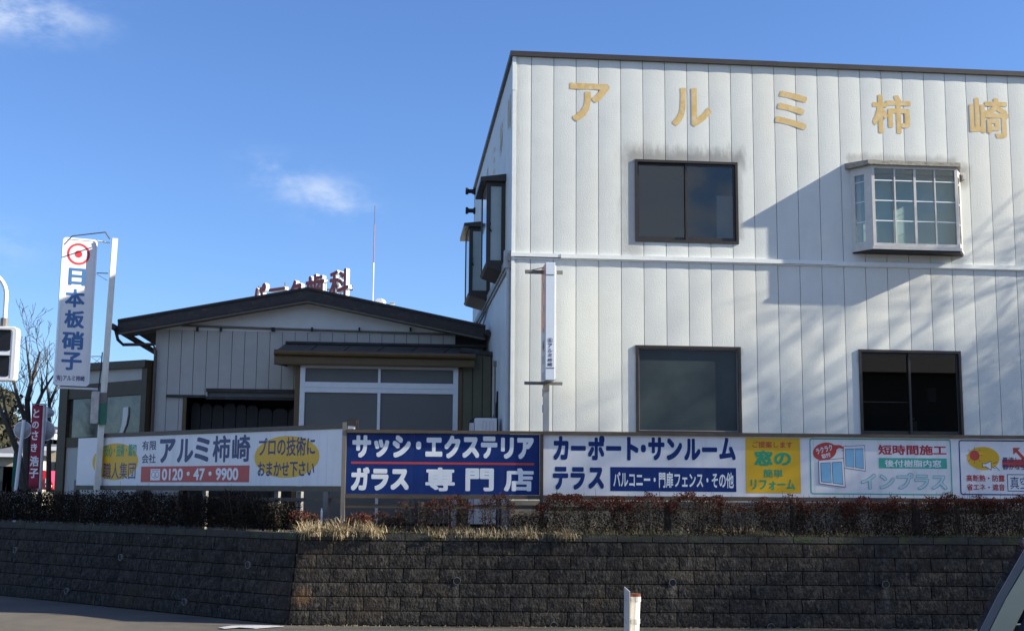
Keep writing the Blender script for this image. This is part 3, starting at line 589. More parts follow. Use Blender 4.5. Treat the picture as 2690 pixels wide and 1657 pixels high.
# ---- two bays on the side wall
def side_bay(y0, y1, z0, z1, pr, label):
    fo = MB(); wd = .05
    F2 = Fr((X0, y0), (1, 0)); r = (-pr, 0, z0, z1)
    frame_mb(F2, r, wd, -.05, 0, fo); F3 = Fr((X0, y1), (1, 0)); frame_mb(F3, r, wd, 0, .05, fo)
    for z in (z0, z1-wd): fo.box(F2, -pr, -pr+wd, z, z+wd, -(y1-y0)+.05, -.05)
    o = put('bay_window', fo, darkbrown, bld, label=label)
    put('bay_roof', MB().hull([Vector((X0, y0-.10, z1)), Vector((X0-pr-.12, y0-.10, z1)), Vector((X0-pr-.12, y1+.08, z1)), Vector((X0, y1+.08, z1))], [Vector((X0, y0-.10, z1+.14)), Vector((X0-pr-.12, y0-.10, z1+.07)), Vector((X0-pr-.12, y1+.08, z1+.07)), Vector((X0, y1+.08, z1+.14))]), darkbrown, o)
    put('bay_floor', MB().hull([Vector((X0, y0-.02, z0)), Vector((X0-pr-.02, y0-.02, z0)), Vector((X0-pr-.02, y1+.02, z0)), Vector((X0, y1+.02, z0))], [Vector((X0, y0-.02, z0-.16)), Vector((X0-pr+.02, y0-.02, z0-.04)), Vector((X0-pr+.02, y1+.02, z0-.04)), Vector((X0, y1+.02, z0-.16))]), darkbrown, o)
    put('sash', frame_mb(F2, (-pr+wd, -wd, z0+wd, z1-wd), .03, -.04, -.008), darkbrown, o)
    put('pane', MB().box(F2, -pr+.07, -.07, z0+.07, z1-.07, -.03, -.024), mat('pale_pane', (.30, .38, .40), .15, var=.1, scale=1.5, spec=.8), o)
    s = Fr((X0-pr, y1), (0, -1)); put('pane', MB().box(s, .03, y1-y0-.03, z0+.05, z1-.05, -.02, -.014), mat('bay_side_glass', (.06, .09, .11), .05, var=.05, spec=1), o)
    put('handle', MB().tube([F2.W(-pr+.10, z0+.62, .01), F2.W(-pr+.06, z0+.68, .04), F2.W(-pr+.075, z0+.78, .04)], .012, 6), black, o)
_, zA1 = Fr((0, 23.35), (1, 0)).px(1290, 478); _, zA0 = Fr((0, 23.35), (1, 0)).px(1290, 697)
side_bay(23.35, 24.75, zA0+.02, zA1, .36, 'dark framed bay window on the side wall nearer the front corner')
_, zB1 = Fr((0, 27.0), (1, 0)).px(1240, 597); _, zB0 = Fr((0, 27.0), (1, 0)).px(1240, 772)
side_bay(27.0, 28.5, zB0, zB1, .46, 'dark framed bay window on the side wall nearer the back')
for v in (503, 554):                            # two spool-shaped arms near the far corner
    P = atY(1247, v, 32.3); mm = MB(); mm.tube([P+Vector((.02, 0, 0)), P+Vector((-.02, 0, 0)), P+Vector((-.05, 0, 0)), P+Vector((-.15, 0, 0)), P+Vector((-.18, 0, 0)), P+Vector((-.235, 0, 0))], [.09, .09, .055, .055, .09, .09], 10); put('spool_bracket', mm, black, bld)
mm = MB(); P0 = SWl.W(-5.3, 4.6, .05)
for (u0, v0, u1, v1, y) in ((1274, 800, 1249, 850, 26.6), (1276, 800, 1269, 853, 26.6)): mm.tube([Vector((X0-.05, y, atY(u0, v0, y).z)), atY(u1, v1, y)], .018, 6)
put('service_cable', mm, greyboard, bld)

# ================================================================== LOW HOUSE
YW = 27.3; YC = 26.1
low = thing('gabled_house', 'low grey-white gabled house with black roof edge and canopy', 'house', (-2, YW, T))
Z6 = Zm(280, 680, 2.3606)
LWf = Fr((0, YW), (1, 0)); LC = Fr((0, YC), (1, 0)); LRf = Fr((0, 26.85), (1, 0))
def P6(fr, a, b): return Z6.p(fr, a, b)
apx = P6(LRf, 1245, 175); lt = P6(LRf, 70, 375); rt_ = P6(LRf, 2350, 410)
lt = (lt[0], lt[1]); print('gable', apx, lt, rt_)
def roof_strip(z_off0, z_off1, o0, o1, name, m, ext=0, lab=None):
    pts = [(lt[0]-ext, lt[1]-z_off0), apx_(z_off0), (rt_[0]+ext, rt_[1]-z_off0), (rt_[0]+ext, rt_[1]-z_off1), apx_(z_off1), (lt[0]-ext, lt[1]-z_off1)]
    return put(name, MB().prism(LRf, pts, o0, o1), m, low)
def apx_(z): return (apx[0], apx[1]-z)
roof_strip(0, .05, -9, .03, 'roof', roofblk)
roof_strip(.052, .27, -.04, 0, 'bargeboard', roofblk)
roof_strip(.245, .315, -.09, -.045, 'bargeboard_trim', greyboard)
# roof sheet standing seams
for i in range(14):
    t = i/13
# soffit
pts = [(lt[0]+.03, lt[1]-.26), (apx[0], apx[1]-.26), (rt_[0]-.03, rt_[1]-.26), (rt_[0]-.03, rt_[1]-.29), (apx[0], apx[1]-.29), (lt[0]+.03, lt[1]-.29)]
put('soffit', MB().prism(LRf, pts, -.75, -.10), greyboard, low)
wl0 = P6(LWf, 300, 600)[0]; wr0 = 2.02; zg = P6(LWf, 1200, 437)[1]; print('low wall', wl0, zg)
slopeL = (apx[1]-lt[1])/(apx[0]-lt[0]); slopeR = (rt_[1]-apx[1])/(rt_[0]-apx[0])
def under(x): return apx[1]-.29-abs(0)-((apx[0]-x)*slopeL if x < apx[0] else -(x-apx[0])*slopeR)
# opening behind canopy / enclosure and the dark opening
lop = prect(LWf, 489, 1046, 790, 1135); lop = (lop[0], LC.px(775, 1050)[0]+.1, T, lop[3]); trans = (LWf.px(545, 1036)[0], LC.px(775, 1050)[0]+.1, LWf.px(650, 1044)[1], LWf.px(650, 1029)[1])
encl = (LC.px(778, 1000)[0], LC.px(1212, 1000)[0])
lopens = [lop, trans]
pw_ = (P6(LWf, 2088, 480)[0]-P6(LWf, 388, 480)[0])/22; x = P6(LWf, 388, 480)[0]-pw_; xr = P6(LWf, 2165, 480)[0]
px_ = [wl0, x+pw_*1.0]
while px_[-1]+pw_ < xr: px_.append(px_[-1]+pw_)
px_.append(xr)
for i in range(len(px_)-1):
    if px_[i+1]-px_[i] > .03: panel(LWf, px_[i]+.005, px_[i+1]-.005, T-.05, zg-.06, lopens, low, lowsiding, bow=0, thick=.02)
zq = zg-.06; xl_ = max(wl0, apx[0]-(under(apx[0])-zq)/slopeL); xr_2 = min(xr, apx[0]+(under(apx[0])-zq)/(-slopeR)); print('gab', xl_, xr_2, zq, under(apx[0]))
gp = MB(); gp.prism(LWf, [p for i, p in enumerate([(xl_, zq), (xr_2, zq), (xr_2, max(zq+.001, under(xr_2)+.06)), (apx[0], under(apx[0])+.06), (xl_, max(zq+.001, under(xl_)+.06))])], -.06, .004); put('gable_panel', gp, mat('gable_stucco', (.66, .68, .68), .8, var=.05, scale=3), low)
wb = MB()
for r in cut((wl0+.01, wr0, T-.1, zg-.05), lopens): wb.box(LWf, *r, -.15, -.024)
put('wall', wb, joint_m, low)
wb = MB(); wb.box(WX, wl0, wl0+.12, T-.1, under(wl0)+.05, -35.2, -YW-.02); put('side_wall', wb, lowsiding, low)
wb = MB(); wb.box(WX, wl0, wr0, T-.1, lt[1]-.2, -35.4, -35.2); put('back_wall', wb, lowsiding, low)
# gable rail with little clamps
gr = P6(LWf, 1200, 434)[1]; m = MB(); a0, a1 = P6(LWf, 465, 415), P6(LWf, 2165, 470); m.tube([LWf.W(a0[0], a0[1], .05), LWf.W(a1[0], a1[1], .05)], .022, 8); gut = put('awning_rail', m, greyboard, low)
for a in (565, 710, 1030, 1040, 1275, 1568, 1885): q = P6(LWf, a, 436); put('clamp', MB().box(LWf, q[0]-.02, q[0]+.02, q[1]-.05, q[1]+.03, .0, .09), black, gut)
# eaves gutters and downpipe on the left
m = MB(); g0 = Vector((lt[0]-.03, 26.5, lt[1]-.19)); m.tube([g0, g0+Vector((0, 8.8, 0))], .065, 8); put('gutter', m, roofblk, low)
m = MB(); g1 = Vector((rt_[0]+.02, 26.5, rt_[1]-.20)); m.tube([g1, g1+Vector((-.06, 8.8, 0))], .065, 8); put('gutter', m, roofblk, low)
dpx = wl0+.02; zc = LWf.px(403, 913)[1]
m = MB(); m.tube([g0+Vector((0, .35, -.05)), g0+Vector((.03, .45, -.22)), g0+Vector((.12, .55, -.31)), Vector((dpx-.05, 27.22, zc+.06)), Vector((dpx, 27.24, zc-.08)), Vector((dpx, 27.24, T))], .034, 8); put('downpipe', m, copper, low)
# canopy on the enclosure
cA_, cB_ = P6(LC, 1040, 590)[0], P6(LC, 2285, 600)[0]; zf1 = P6(LC, 1600, 590)[1]; zf0 = P6(LC, 1600, 662)[1]; zw = P6(LWf, 1600, 535)[1]
LCf = Fr((0, YC-.25), (1, 0)); cA_, cB_ = P6(LCf, 1040, 590)[0], P6(LCf, 2288, 600)[0]; zf1 = P6(LCf, 1600, 590)[1]; zf0 = P6(LCf, 1600, 662)[1]
canL = P6(LWf, 1110, 535)[0]
cr = MB()
nb = 6; right = 2.0
for i in range(nb):
    t0, t1 = i/nb, (i+1)/nb-.006
    A = [Vector((canL+(right-canL)*t, YW-.0, zw)) for t in (t0, t1)]; B = [Vector((cA_+(cB_-.02-cA_)*t, YC-.25, zf1+.02)) for t in (t0, t1)]
    put('canopy_sheet', MB().hull([B[0], B[1], A[1], A[0]], [p-Vector((0, 0, .03)) for p in (B[0], B[1], A[1], A[0])]), mat('canopy_sheet', (.055, .053, .05), .5, var=.2) if i == 0 else bpy.data.materials['canopy_sheet'], low)
put('canopy_ridge', MB().box(LWf, canL, right, zw-.0, zw+.05, .0, .06), roofblk, low)
m = MB(); m.tube([LCf.W(cA_, zf1, .05), LCf.W(cB_, zf1-.02, .05)], .062, 10); put('canopy_gutter', m, bronze, low)
m = MB(); m.box(LCf, cA_, cB_-.02, zf0, zf1-.05, -.06, 0); m.box(LCf, cA_+.01, cB_-.05, zf0+.02, zf0+.05, 0, .03); m.hull([LCf.W(cA_, zf0, -.03), LCf.W(cA_+.05, zf0, -.03), LCf.W(cA_+.05, zf1, -.03), LCf.W(cA_, zf1, -.03)], [LWf.W(canL, zf0+.1, 0), LWf.W(canL+.05, zf0+.1, 0), LWf.W(canL+.05, zw, 0), LWf.W(canL, zw, 0)])
put('canopy_beam', m, bronze, low)
# glazed enclosure under the canopy
en = MB(); e0 = P6(LC, 1166, 800)[0]; e1 = P6(LC, 2205, 800)[0]; ztop = P6(LC, 1700, 655)[1]; tr1 = P6(LC, 1700, 768)[1]; tr0 = P6(LC, 1700, 832)[1]
en.box(LC, e0, e0+.10, T, zf0, -.09, 0.0); en.box(LC, e1-.08, e1, T, zf0, -.09, 0); ew = put('enclosure_post', MB().box(LC, e0, e0+.10, T, zf0, -.09, 0.0), bronze, low); put('enclosure_post', MB().box(LC, e1-.08, e1, T, zf0, -.09, 0), bronze, low)
i0, i1 = e0+.105, e1-.085; mid = P6(LC, 1690, 800)[0]
m = MB(); m.box(LC, i0, i0+.10, T, ztop, -.07, .01); m.box(LC, i1-.10, i1, T, ztop, -.07, .01); m.box(LC, i0+.1, i1-.1, ztop-.09, ztop, -.07, .01); m.box(LC, i0+.1, i1-.1, tr0, tr1, -.07, .01); m.box(LC, i0+.1, i1-.1, tr0+.10, tr0+.125, .01, .025); m.box(LC, mid-.03, mid+.03, T, tr0, -.06, .004); m.box(LC, mid-.025, mid+.025, tr1, ztop-.09, -.06, .004)
wn = put('glazed_screen', m, silver, low, label='silver aluminium screen with four frosted panes')
for (a, b_, z0, z1) in ((i0+.1, mid-.03, T+.05, tr0), (mid+.03, i1-.1, T+.05, tr0), (i0+.1, mid-.025, tr1, ztop-.09), (mid+.025, i1-.1, tr1, ztop-.09)): put('pane', MB().box(LC, a, b_, z0, z1, -.04, -.034), frost2, wn)
m = MB(); x0_ = e1+.01; zt2 = P6(LC, 2180, 578)[1]; zt3 = P6(LC, 2375, 603)[1]; m.prism(LC, [(x0_, T), (2.03, T), (2.03, zt3), (x0_, zt2)], -.10, -.02); ow = put('olive_wall', m, olive, low)
put('olive_wall_coping', MB().prism(LC, [(x0_-.05, zt2), (2.05, zt3), (2.05, zt3+.09), (x0_-.05, zt2+.10)], -.3, .03), roofblk, low)
for k in (.35, .7): put('joint_strip', MB().box(LC, x0_+(2.03-x0_)*k-.006, x0_+(2.03-x0_)*k+.006, T, zt3-.02, -.02, -.012), joint_m, ow)
m = MB(); m.box(WX, e0+.02, e0+.08, T, zf0, -YW+.0, -YC-.1); m.box(WX, 1.9, 2.0, T, zt3, -YW, -YC-.1); put('return_wall', m, olive, low)
# dark opening: lintels, transom glass and black rounded covers inside
q = LWf.px(545, 1022), LWf.px(775, 1030)
put('lintel', MB().box(LWf, LWf.px(542, 1022)[0], e0, trans[3]-.01, trans[3]+.06, -.02, .05), roofblk, low)
put('transom_pane', MB().box(LWf, trans[0], trans[1], trans[2], trans[3], -.06, -.05), mat('grey_transom', (.12, .125, .135), .5, var=.1), low)
put('lintel', MB().box(LWf, LWf.px(437, 1043)[0], LWf.px(541, 1045)[0], lop[3]-.0, lop[3]+.055, -.02, .05).box(LWf, LWf.px(541, 1045)[0], e0, lop[3]-.03, lop[3]+.03, -.02, .04), roofblk, low)
put('opening_post', MB().box(LWf, lop[0]-.075, lop[0]+.0, T, lop[3]-.001, -.05, .03), bronze, low)
room(LWf, lop, 1.2, low)
xx = lop[0]+.03; k = 0
for wd in (.20, .24, .24, .26, .22, .25, .30, .33, .31, .30):
    if xx+wd > e0+.1: break
    tagz = lop[3]-.07-(.10 if k > 5 else .02*(k % 3)); pts = [(xx, T+.05)]+[(xx+wd/2-(wd/2-.008)*math.cos(math.pi*i/8), tagz-.10+.10*math.sin(math.pi*i/8)) for i in range(9)]+[(xx+wd-.004, T+.05)]
    o = put('rolled_cover', MB().prism(LWf, pts, -.75, -.45), black, None); tag(o, 'black round-topped roll, '+('first', 'second', 'third', 'fourth', 'fifth', 'sixth', 'seventh', 'eighth', 'ninth', 'tenth')[k]+' from the left in the dark opening', 'roll', 'black rolls stored in the dark opening'); xx += wd; k += 1

brown2 = mat('dark_brown_aluminium', (.058, .040, .019), .5, .1, var=.15, spec=.3)
# ---- brown glazed sunroom on the left
q0 = Fr((0, 27.2), (1, 0)).px(389, 1000); SR = Fr((q0[0], 27.2), (.72, -.694))
sr = thing('sunroom', 'brown-framed glazed lean-to room at the left end of the low house', 'sunroom', SR.W(0, T, 0))
ZL = Zm(120, 880, 3.6)
sL = ZL.p(SR, 128, 800)[0]; zTR = ZL.p(SR, 975, 235)[1]; zTL = ZL.p(SR, 430, 268)[1]
sl = (zTR-zTL)/(ZL.p(SR, 975, 235)[0]-ZL.p(SR, 430, 268)[0]); zt = lambda s: zTR+sl*(s-ZL.p(SR, 975, 235)[0])
print('sunroom', sL, zTR, zTL, zt(sL))
zt_L = zt(sL)
za = ZL.p(SR, 700, 438)[1]; zb = ZL.p(SR, 700, 573)[1]; zc_ = ZL.p(SR, 600, 955)[1]; zd = ZL.p(SR, 250, 1050)[1]
ze = zd; 
m = MB(); m.prism(SR, [(sL, zt_L-.16), (0, zTR-.16), (0, zTR), (sL, zt_L)], -.2, .10); put('roof_edge', m, brown2, sr)
sp0 = ZL.p(SR, 905, 700)[0]; sp1 = ZL.p(SR, 215, 700)[0]
put('corner_post', MB().box(SR, sL, sp1-.02, T, zt_L-.12, -.12, .03), brown2, sr); put('corner_post', MB().box(SR, sp0, -.01, T, zTR-.16, -.12, .03), brown2, sr)
m = MB(); m.box(SR, sp1-.02, sp0, zb, za, -.10, .01); m.box(SR, sp1-.02, sp0, zd-.02, zc_, -.10, .01); put('cross_rail', m, brown2, sr)
pts = [(sp1-.02, za), (sp0, za), (sp0, zt(sp0)-.16), (sp1-.02, zt(sp1)-.16)]
put('upper_panel', MB().prism(SR, pts, -.05, -.02), lowsiding, sr)
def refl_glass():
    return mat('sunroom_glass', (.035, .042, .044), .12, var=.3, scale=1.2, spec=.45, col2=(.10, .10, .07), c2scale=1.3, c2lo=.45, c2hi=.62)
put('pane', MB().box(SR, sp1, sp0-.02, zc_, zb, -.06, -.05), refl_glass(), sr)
put('lower_panel', MB().box(SR, ZL.p(SR, 148, 1200)[0], sp0, T, zd-.02, -.05, -.02), lowsiding, sr)
# pale curved things stacked inside, seen at the glass
c0, c1 = ZL.p(SR, 690, 700)[0], ZL.p(SR, 772, 700)[0]; z0_, z1_ = ZL.p(SR, 730, 935)[1], ZL.p(SR, 730, 680)[1]
hh = z1_-z0_; wv2 = (c1-c0); pts = [(c0+wv2*.10, z0_), (c0+wv2*.45, z0_), (c0+wv2*.85, z0_+hh*.35), (c0+wv2*1.0, z0_+hh*.70), (c0+wv2*.97, z1_), (c0+wv2*.42, z1_-.01), (c0+wv2*.40, z0_+hh*.6), (c0+wv2*.30, z0_+hh*.3)]
tag(put('curved_panel', MB().prism(SR, pts, -.045, -.02), baywhite), 'pale curved panel leaning inside the sunroom window', 'panel')
m = MB(); back = SR.W(sL, 0, -3.5); m.box(SR, sL, sL+.1, T, zt_L-.1, -3.2, -.12); put('end_wall', m, brown2, sr)

# ================================================================== AC unit, small things at the foot of the house
ZA = Zm(1180, 800, 4.444); AF = Fr((0, 23.6), (1, 0))
r = ZA.r(AF, 302, 1322, 556, 1500); ac = thing('air_conditioner', 'white outdoor air-conditioner unit between the two houses', 'air conditioner', AF.W((r[0]+r[1])/2, T, 0))
put('casing', MB().box(AF, r[0], r[1], T+.1, r[3], -.3, 0), signw, ac, bevel=.008)
put('casing_back', MB().box(AF, r[0]-.09, r[0]-.01, T+.1, r[3]-.09, -.3, -.05), palegrey, ac)
for a in (388, 470):
    rr_ = ZA.r(AF, a, 1360, a+46, 1480); put('pressed_panel', frame_mb(AF, (rr_[0], rr_[1], T+.3, rr_[3]), .01, 0, .006), palegrey, ac)
put('foot', MB().box(AF, r[0]+.05, r[1]-.05, T, T+.1, -.25, -.05), black, ac)
r2 = ZA.r(AF, 240, 1300, 590, 1500); tag(put('unit_cover', MB().prism(AF, [(r2[0]+.05, T), (r2[1], T), (r2[1], r2[3]-.04), (r2[1]-.05, r2[3]), (r2[0]+.12, r2[3]), (r2[0]+.02, r2[3]-.06), (r2[0]+.02, r2[3]-.22), (r2[0]+.08, r2[3]-.25)], -.6, -.34), black), 'black cover hanging behind the white air-conditioner', 'cover')
AF2 = Fr((0, 24.6), (1, 0)); r3 = ZA.r(AF2, 515, 1010, 585, 1500)
tag(put('leaning_board', MB().prism(AF2, [(r3[0], T), (r3[1], T), (r3[1], r3[3]), (r3[1]-.05, r3[3]), (r3[0]+.06, r3[3]-.18), (r3[0], r3[3]-.5)], -.1, 0), black), 'tall black board leaning against the side wall behind the air-conditioner', 'board')
mm = MB(); p = ZA.p(AF2, 533, 715); mm.tube([AF2.W(p[0], T, .05), AF2.W(p[0], p[1], .05)], .02, 6); mm.box(AF2, p[0]-.03, p[0]+.03, p[1]-.02, p[1]+.09, .02, .08); tag(put('standpipe', mm, greyboard), 'thin grey standpipe beside the olive wall', 'pipe')

# ================================================================== STREET BOARDS
fence = thing('board_frame', 'brown metal rails and posts that carry the street boards', 'frame', RB.W(0, T, 0))
Z3 = Zm(880, 1080, 4.092); Z4 = Zm(1400, 1080, 3.363); Z5 = Zm(2050, 1100, 3.836); Z2 = Zm(100, 1100, 2.888)
zr1 = Z3.p(RB, 1200, 205)[1]; zr0 = Z3.p(RB, 1200, 240)[1]; zbB = Z3.p(RB, 1200, 893)[1]; zb2 = zbB-.065
zl1 = Z3.p(RB, 1500, 1003)[1]; zl0 = Z3.p(RB, 1500, 1045)[1]
print('boards', zr1, zr0, zbB, zl1, zl0)
s_end = 13.4; sj = RB.px(1423, 1250)[0]
for k, (a, b_) in enumerate(((.035, Z3.p(RB, 858, 220)[0]-.002), (Z3.p(RB, 858, 220)[0]+.002, sj+.02), (sj+.024, 7.44), (7.444, s_end))):
    put('top_rail', MB().box(RB, a, b_, zr0+.003*(k % 2), zr1-.002*(k % 2), -.06, .062), railbrown, fence)
for a, b_ in ((.035, sj-.03), (sj+.03, s_end)): put('bottom_rail', MB().box(RB, a, b_, zb2, zbB, -.06, .03), railbrown, fence)
put('lower_rail', MB().box(RB, .035, sj-.03, zl0, zl1, -.05, .0), railbrown, fence)
put('lower_rail', MB().box(RB, sj+.03, s_end, zl0-.02, zl1-.02, -.05, .0), railbrown, fence)
put('post', MB().box(RB, -.035, .03, T, Z3.p(RB, 90, 118)[1], -.05, .05), postgrey, fence, label='pale corner post')
put('post', MB().box(RB, sj-.03, sj+.022, T, zr0-.002, -.05, .055), fascia_m, fence, label='dark post between the blue and white boards')
for s in (5.9, 9.7): put('post', MB().box(RB, s, s+.055, T, zr0-.002, -.10, -.05), railbrown, fence)
# street boards
def board(fr, s0, s1, z0, z1, m, label, o0=-.02, o1=.006):
    t = thing('signboard', label, 'signboard', fr.W((s0+s1)/2, z0, 0)); put('board_panel', MB().box(fr, s0, s1, z0, z1, o0, o1), m, t); return t
inject(navy, streaks(.22, .50, .70), (.05, .07, .16)); inject(yellow, streaks(.3, .5, .75), (.55, .36, .05)); inject(inkw, streaks(.25, .5, .75), (.58, .60, .62))
E1, E2, E3 = .0075, .009, .0105
seam = Z3.p(RB, 850, 500)[0]
bb = board(RB, .04, seam-.0015, zbB+.002, zr0-.002, navy, 'navy blue board with white katakana above white kanji and a thin red line')
put('board_panel', MB().box(RB, seam+.0015, sj-.034, zbB+.002, zr0-.002, -.02, .0058), navy, bb)
r = Z3.r(RB, 188, 255, 2137, 508); z0, z1 = Z3.p(RB, 1200, 505)[1], Z3.p(RB, 1200, 262)[1]
for ch, a0, a1, v0, v1 in (('サ', 186, 388, 255, 498), ('ッ', 418, 583, 300, 492), ('シ', 618, 815, 255, 497), ('・', 870, 928, 322, 410), ('エ', 972, 1155, 280, 487), ('ク', 1175, 1347, 258, 505), ('ス', 1368, 1552, 275, 502), ('テ', 1568, 1745, 268, 507), ('リ', 1783, 1922, 280, 510), ('ア', 1958, 2137, 283, 513),
                           ('ガ', 172, 372, 597, 850), ('ラ', 390, 577, 615, 850), ('ス', 597, 795, 618, 845), ('専', 972, 1288, 603, 857), ('門', 1402, 1707, 612, 857), ('店', 1815, 2135, 610, 860)):
    lett(bb, RB, Z3.r(RB, a0, v0, a1, v1), ch, inkw, E1, .068 if ch not in '専門店' else .045)
put('red_line', quad(MB(), RB, Z3.r(RB, 173, 547, 2140, 570), E1), redp, bb, fix=False)
# white board
wbrd = board(RB, sj+.026, 7.438, zbB+.004, zr0-.002, white, 'long white board with navy katakana lettering and a yellow window-renovation square')
put('board_panel', MB().box(RB, 7.4415, s_end, zbB+.004, zr0-.002, -.02, .0057), white, wbrd)
for ch, a0, a1, v0, v1 in (('カ', 180, 315, 217, 430), ('ー', 335, 467, 303, 347), ('ポ', 485, 633, 213, 432), ('ー', 645, 780, 305, 348), ('ト', 830, 932, 225, 433), ('・', 952, 998, 293, 362), ('サ', 1018, 1162, 228, 433), ('ン', 1180, 1318, 237, 433), ('ル', 1335, 1480, 240, 433), ('ー', 1492, 1627, 317, 360), ('ム', 1645, 1790, 232, 432),
                           ('テ', 176, 312, 487, 692), ('ラ', 332, 460, 490, 692), ('ス', 488, 628, 493, 685)):
    lett(wbrd, RB, Z4.r(RB, a0, v0, a1, v1), ch, navy, E1, .065)
put('blue_band', quad(MB(), RB, Z4.r(RB, 683, 495, 1795, 707), E1), navy, wbrd, fix=False)
lett(wbrd, RB, Z4.r(RB, 710, 535, 1772, 675), 'バルコニー・門扉フェンス・その他', inkw, E2, .03)
put('yellow_square', quad(MB(), RB, Z4.r(RB, 1878, 235, 2362, 722), E1), yellow, wbrd, fix=False)
lett(wbrd, RB, Z4.r(RB, 1938, 265, 2292, 322), 'ご提案します', redp, E2, .02); lett(wbrd, RB, Z4.r(RB, 1955, 345, 2280, 480), '窓の', green, E2, .045)
lett(wbrd, RB, Z4.r(RB, 2035, 510, 2208, 585), '簡単', green, E2, .02); lett(wbrd, RB, Z4.r(RB, 1925, 600, 2315, 692), 'リフォーム', green, E2, .035)
put('green_outline', rrect_line(MB(), RB, Z5.r(RB, 297, 200, 1725, 762), .045, .018, E1), teal, wbrd, fix=False)
lett(wbrd, RB, Z5.r(RB, 985, 262, 1672, 362), '短時間施工', crimson, E1, .035)
put('green_band', quad(MB(), RB, Z5.r(RB, 992, 394, 1676, 498), E1), teal, wbrd, fix=False); lett(wbrd, RB, Z5.r(RB, 1050, 412, 1620, 485), '後付樹脂内窓', inkw, E2, .025)
rI = Z5.r(RB, 808, 542, 1680, 712); lett(wbrd, RB, rI, 'インプラス', mat('grey_teal_outline', (.16, .36, .37), .4), E1, .060); i_ = .010
lett(wbrd, RB, (rI[0]+i_, rI[1]-i_, rI[2]+i_, rI[3]-i_), 'インプラス', pteal, E2, .026)
pts = lambda *q: [Z5.p(RB, a, b) for a, b in q]
def poly(mb, fr, P, o): return mb.add([fr.W(a, z, o) for a, z in P], [tuple(range(len(P)))])
ell = [(446+118*math.cos(t)-14*math.sin(t)*1.0, 327-(18*math.cos(t)*1.3+88*math.sin(t))) for t in [2*math.pi*i/28 for i in range(28)]]
m = MB(); poly(m, RB, pts(*ell), E1); poly(m, RB, pts((535, 262), (600, 262), (645, 285), (650, 262), (682, 312), (618, 325), (632, 300), (590, 292), (548, 320), (520, 370)), E1+.0006); put('red_bubble', m, redp, wbrd, fix=False)
lett(wbrd, RB, Z5.r(RB, 355, 275, 525, 335), 'ラクラク', inkw, E2, .03, rot=.28); lett(wbrd, RB, Z5.r(RB, 412, 345, 505, 390), '取付', inkw, E2, .03, rot=.28)
def win_draw(P, split):
    A, B, Cc, D_ = P; lerp = lambda p, q, t: (p[0]+(q[0]-p[0])*t, p[1]+(q[1]-p[1])*t)
    pt = lambda u, v: lerp(lerp(A, B, u), lerp(D_, Cc, u), v)
    m = MB(); poly(m, RB, pts(A, B, Cc, D_), E1); put('window_drawing_edge', m, purple, wbrd, fix=False)
    m = MB(); poly(m, RB, pts(pt(.02, .02), pt(.98, .02), pt(.98, .98), pt(.02, .98)), E2); put('window_drawing_frame', m, signw, wbrd, fix=False)
    for u0, u1 in ((.10, .46), (.54, .90)):
        m = MB(); poly(m, RB, pts(pt(u0-.02, .12), pt(u1+.015, .12), pt(u1+.015, .91), pt(u0-.02, .91)), E2+.0007); put('window_drawing_line', m, purple, wbrd, fix=False)
        m = MB(); poly(m, RB, pts(pt(u0, .14), pt(u1, .14), pt(u1, .89), pt(u0, .89)), E3); put('window_drawing_glass', m, lblue, wbrd, fix=False)
win_draw(((632, 275), (850, 262), (858, 528), (640, 493)), 1); 
E1, E2, E3 = .0125, .014, .0155
win_draw(((380, 415), (637, 392), (655, 690), (388, 652)), 1)
E1, E2, E3 = .0075, .009, .0105
rc = Z5.r(RB, 1803, 214, 2455, 766); put('blue_outline', rrect_line(MB(), RB, (rc[0], rc[0]+2.2, rc[2], rc[3]), .045, .018, E1), navy, wbrd, fix=False)
put('yellow_oval', ellipse(MB(), RB, Z5.r(RB, 1880, 280, 2205, 512), E1), yellow, wbrd, fix=False)
put('red_sun', ellipse(MB(), RB, Z5.r(RB, 1905, 317, 2005, 418), E2), redp, wbrd, fix=False)
m = MB()
for i in range(8): a = i*math.pi/4; c = (1953, 367); line(m, RB, Z5.p(RB, c[0]+56*math.cos(a), c[1]+56*math.sin(a)), Z5.p(RB, c[0]+85*math.cos(a), c[1]+85*math.sin(a)), .006, E2)
put('sun_rays', m, navy_l, wbrd, fix=False)
m = MB(); poly(m, RB, pts((2030, 447), (2065, 450), (2122, 420), (2125, 518), (2065, 482), (2035, 485)), E2); put('speaker_edge', m, navy_l, wbrd, fix=False)
m = MB(); poly(m, RB, pts((2036, 452), (2066, 455), (2117, 429), (2119, 508), (2066, 476), (2040, 479)), E3); put('speaker_drawing', m, inkw, wbrd, fix=False)
m = MB(); line(m, RB, Z5.p(RB, 2130, 480), Z5.p(RB, 2165, 500), .008, E3); line(m, RB, Z5.p(RB, 2155, 470), Z5.p(RB, 2210, 520), .008, E3); line(m, RB, Z5.p(RB, 2140, 450), Z5.p(RB, 2185, 430), .008, E3); put('sound_marks', m, navy_l, wbrd, fix=False)
m = MB(); poly(m, RB, pts((2342, 290), (2415, 290), (2392, 315), (2440, 365), (2475, 400), (2475, 430), (2430, 400), (2372, 335), (2345, 360)), E1); poly(m, RB, pts((2232, 408), (2620, 405), (2620, 485), (2235, 487)), E1+.0005); put('red_arrow', m, redp, wbrd, fix=False)
lett(wbrd, RB, Z5.r(RB, 2235, 385, 2590, 440), '夏涼しく快適', navy_l, E2, .015); lett(wbrd, RB, Z5.r(RB, 2240, 455, 2590, 512), '静かな空間で', navy_l, E2, .015)
lett(wbrd, RB, Z5.r(RB, 1873, 562, 2260, 630), '高断熱・防露', crimson, E1, .025); lett(wbrd, RB, Z5.r(RB, 1877, 652, 2260, 720), '省エネ・遮音', crimson, E1, .025)
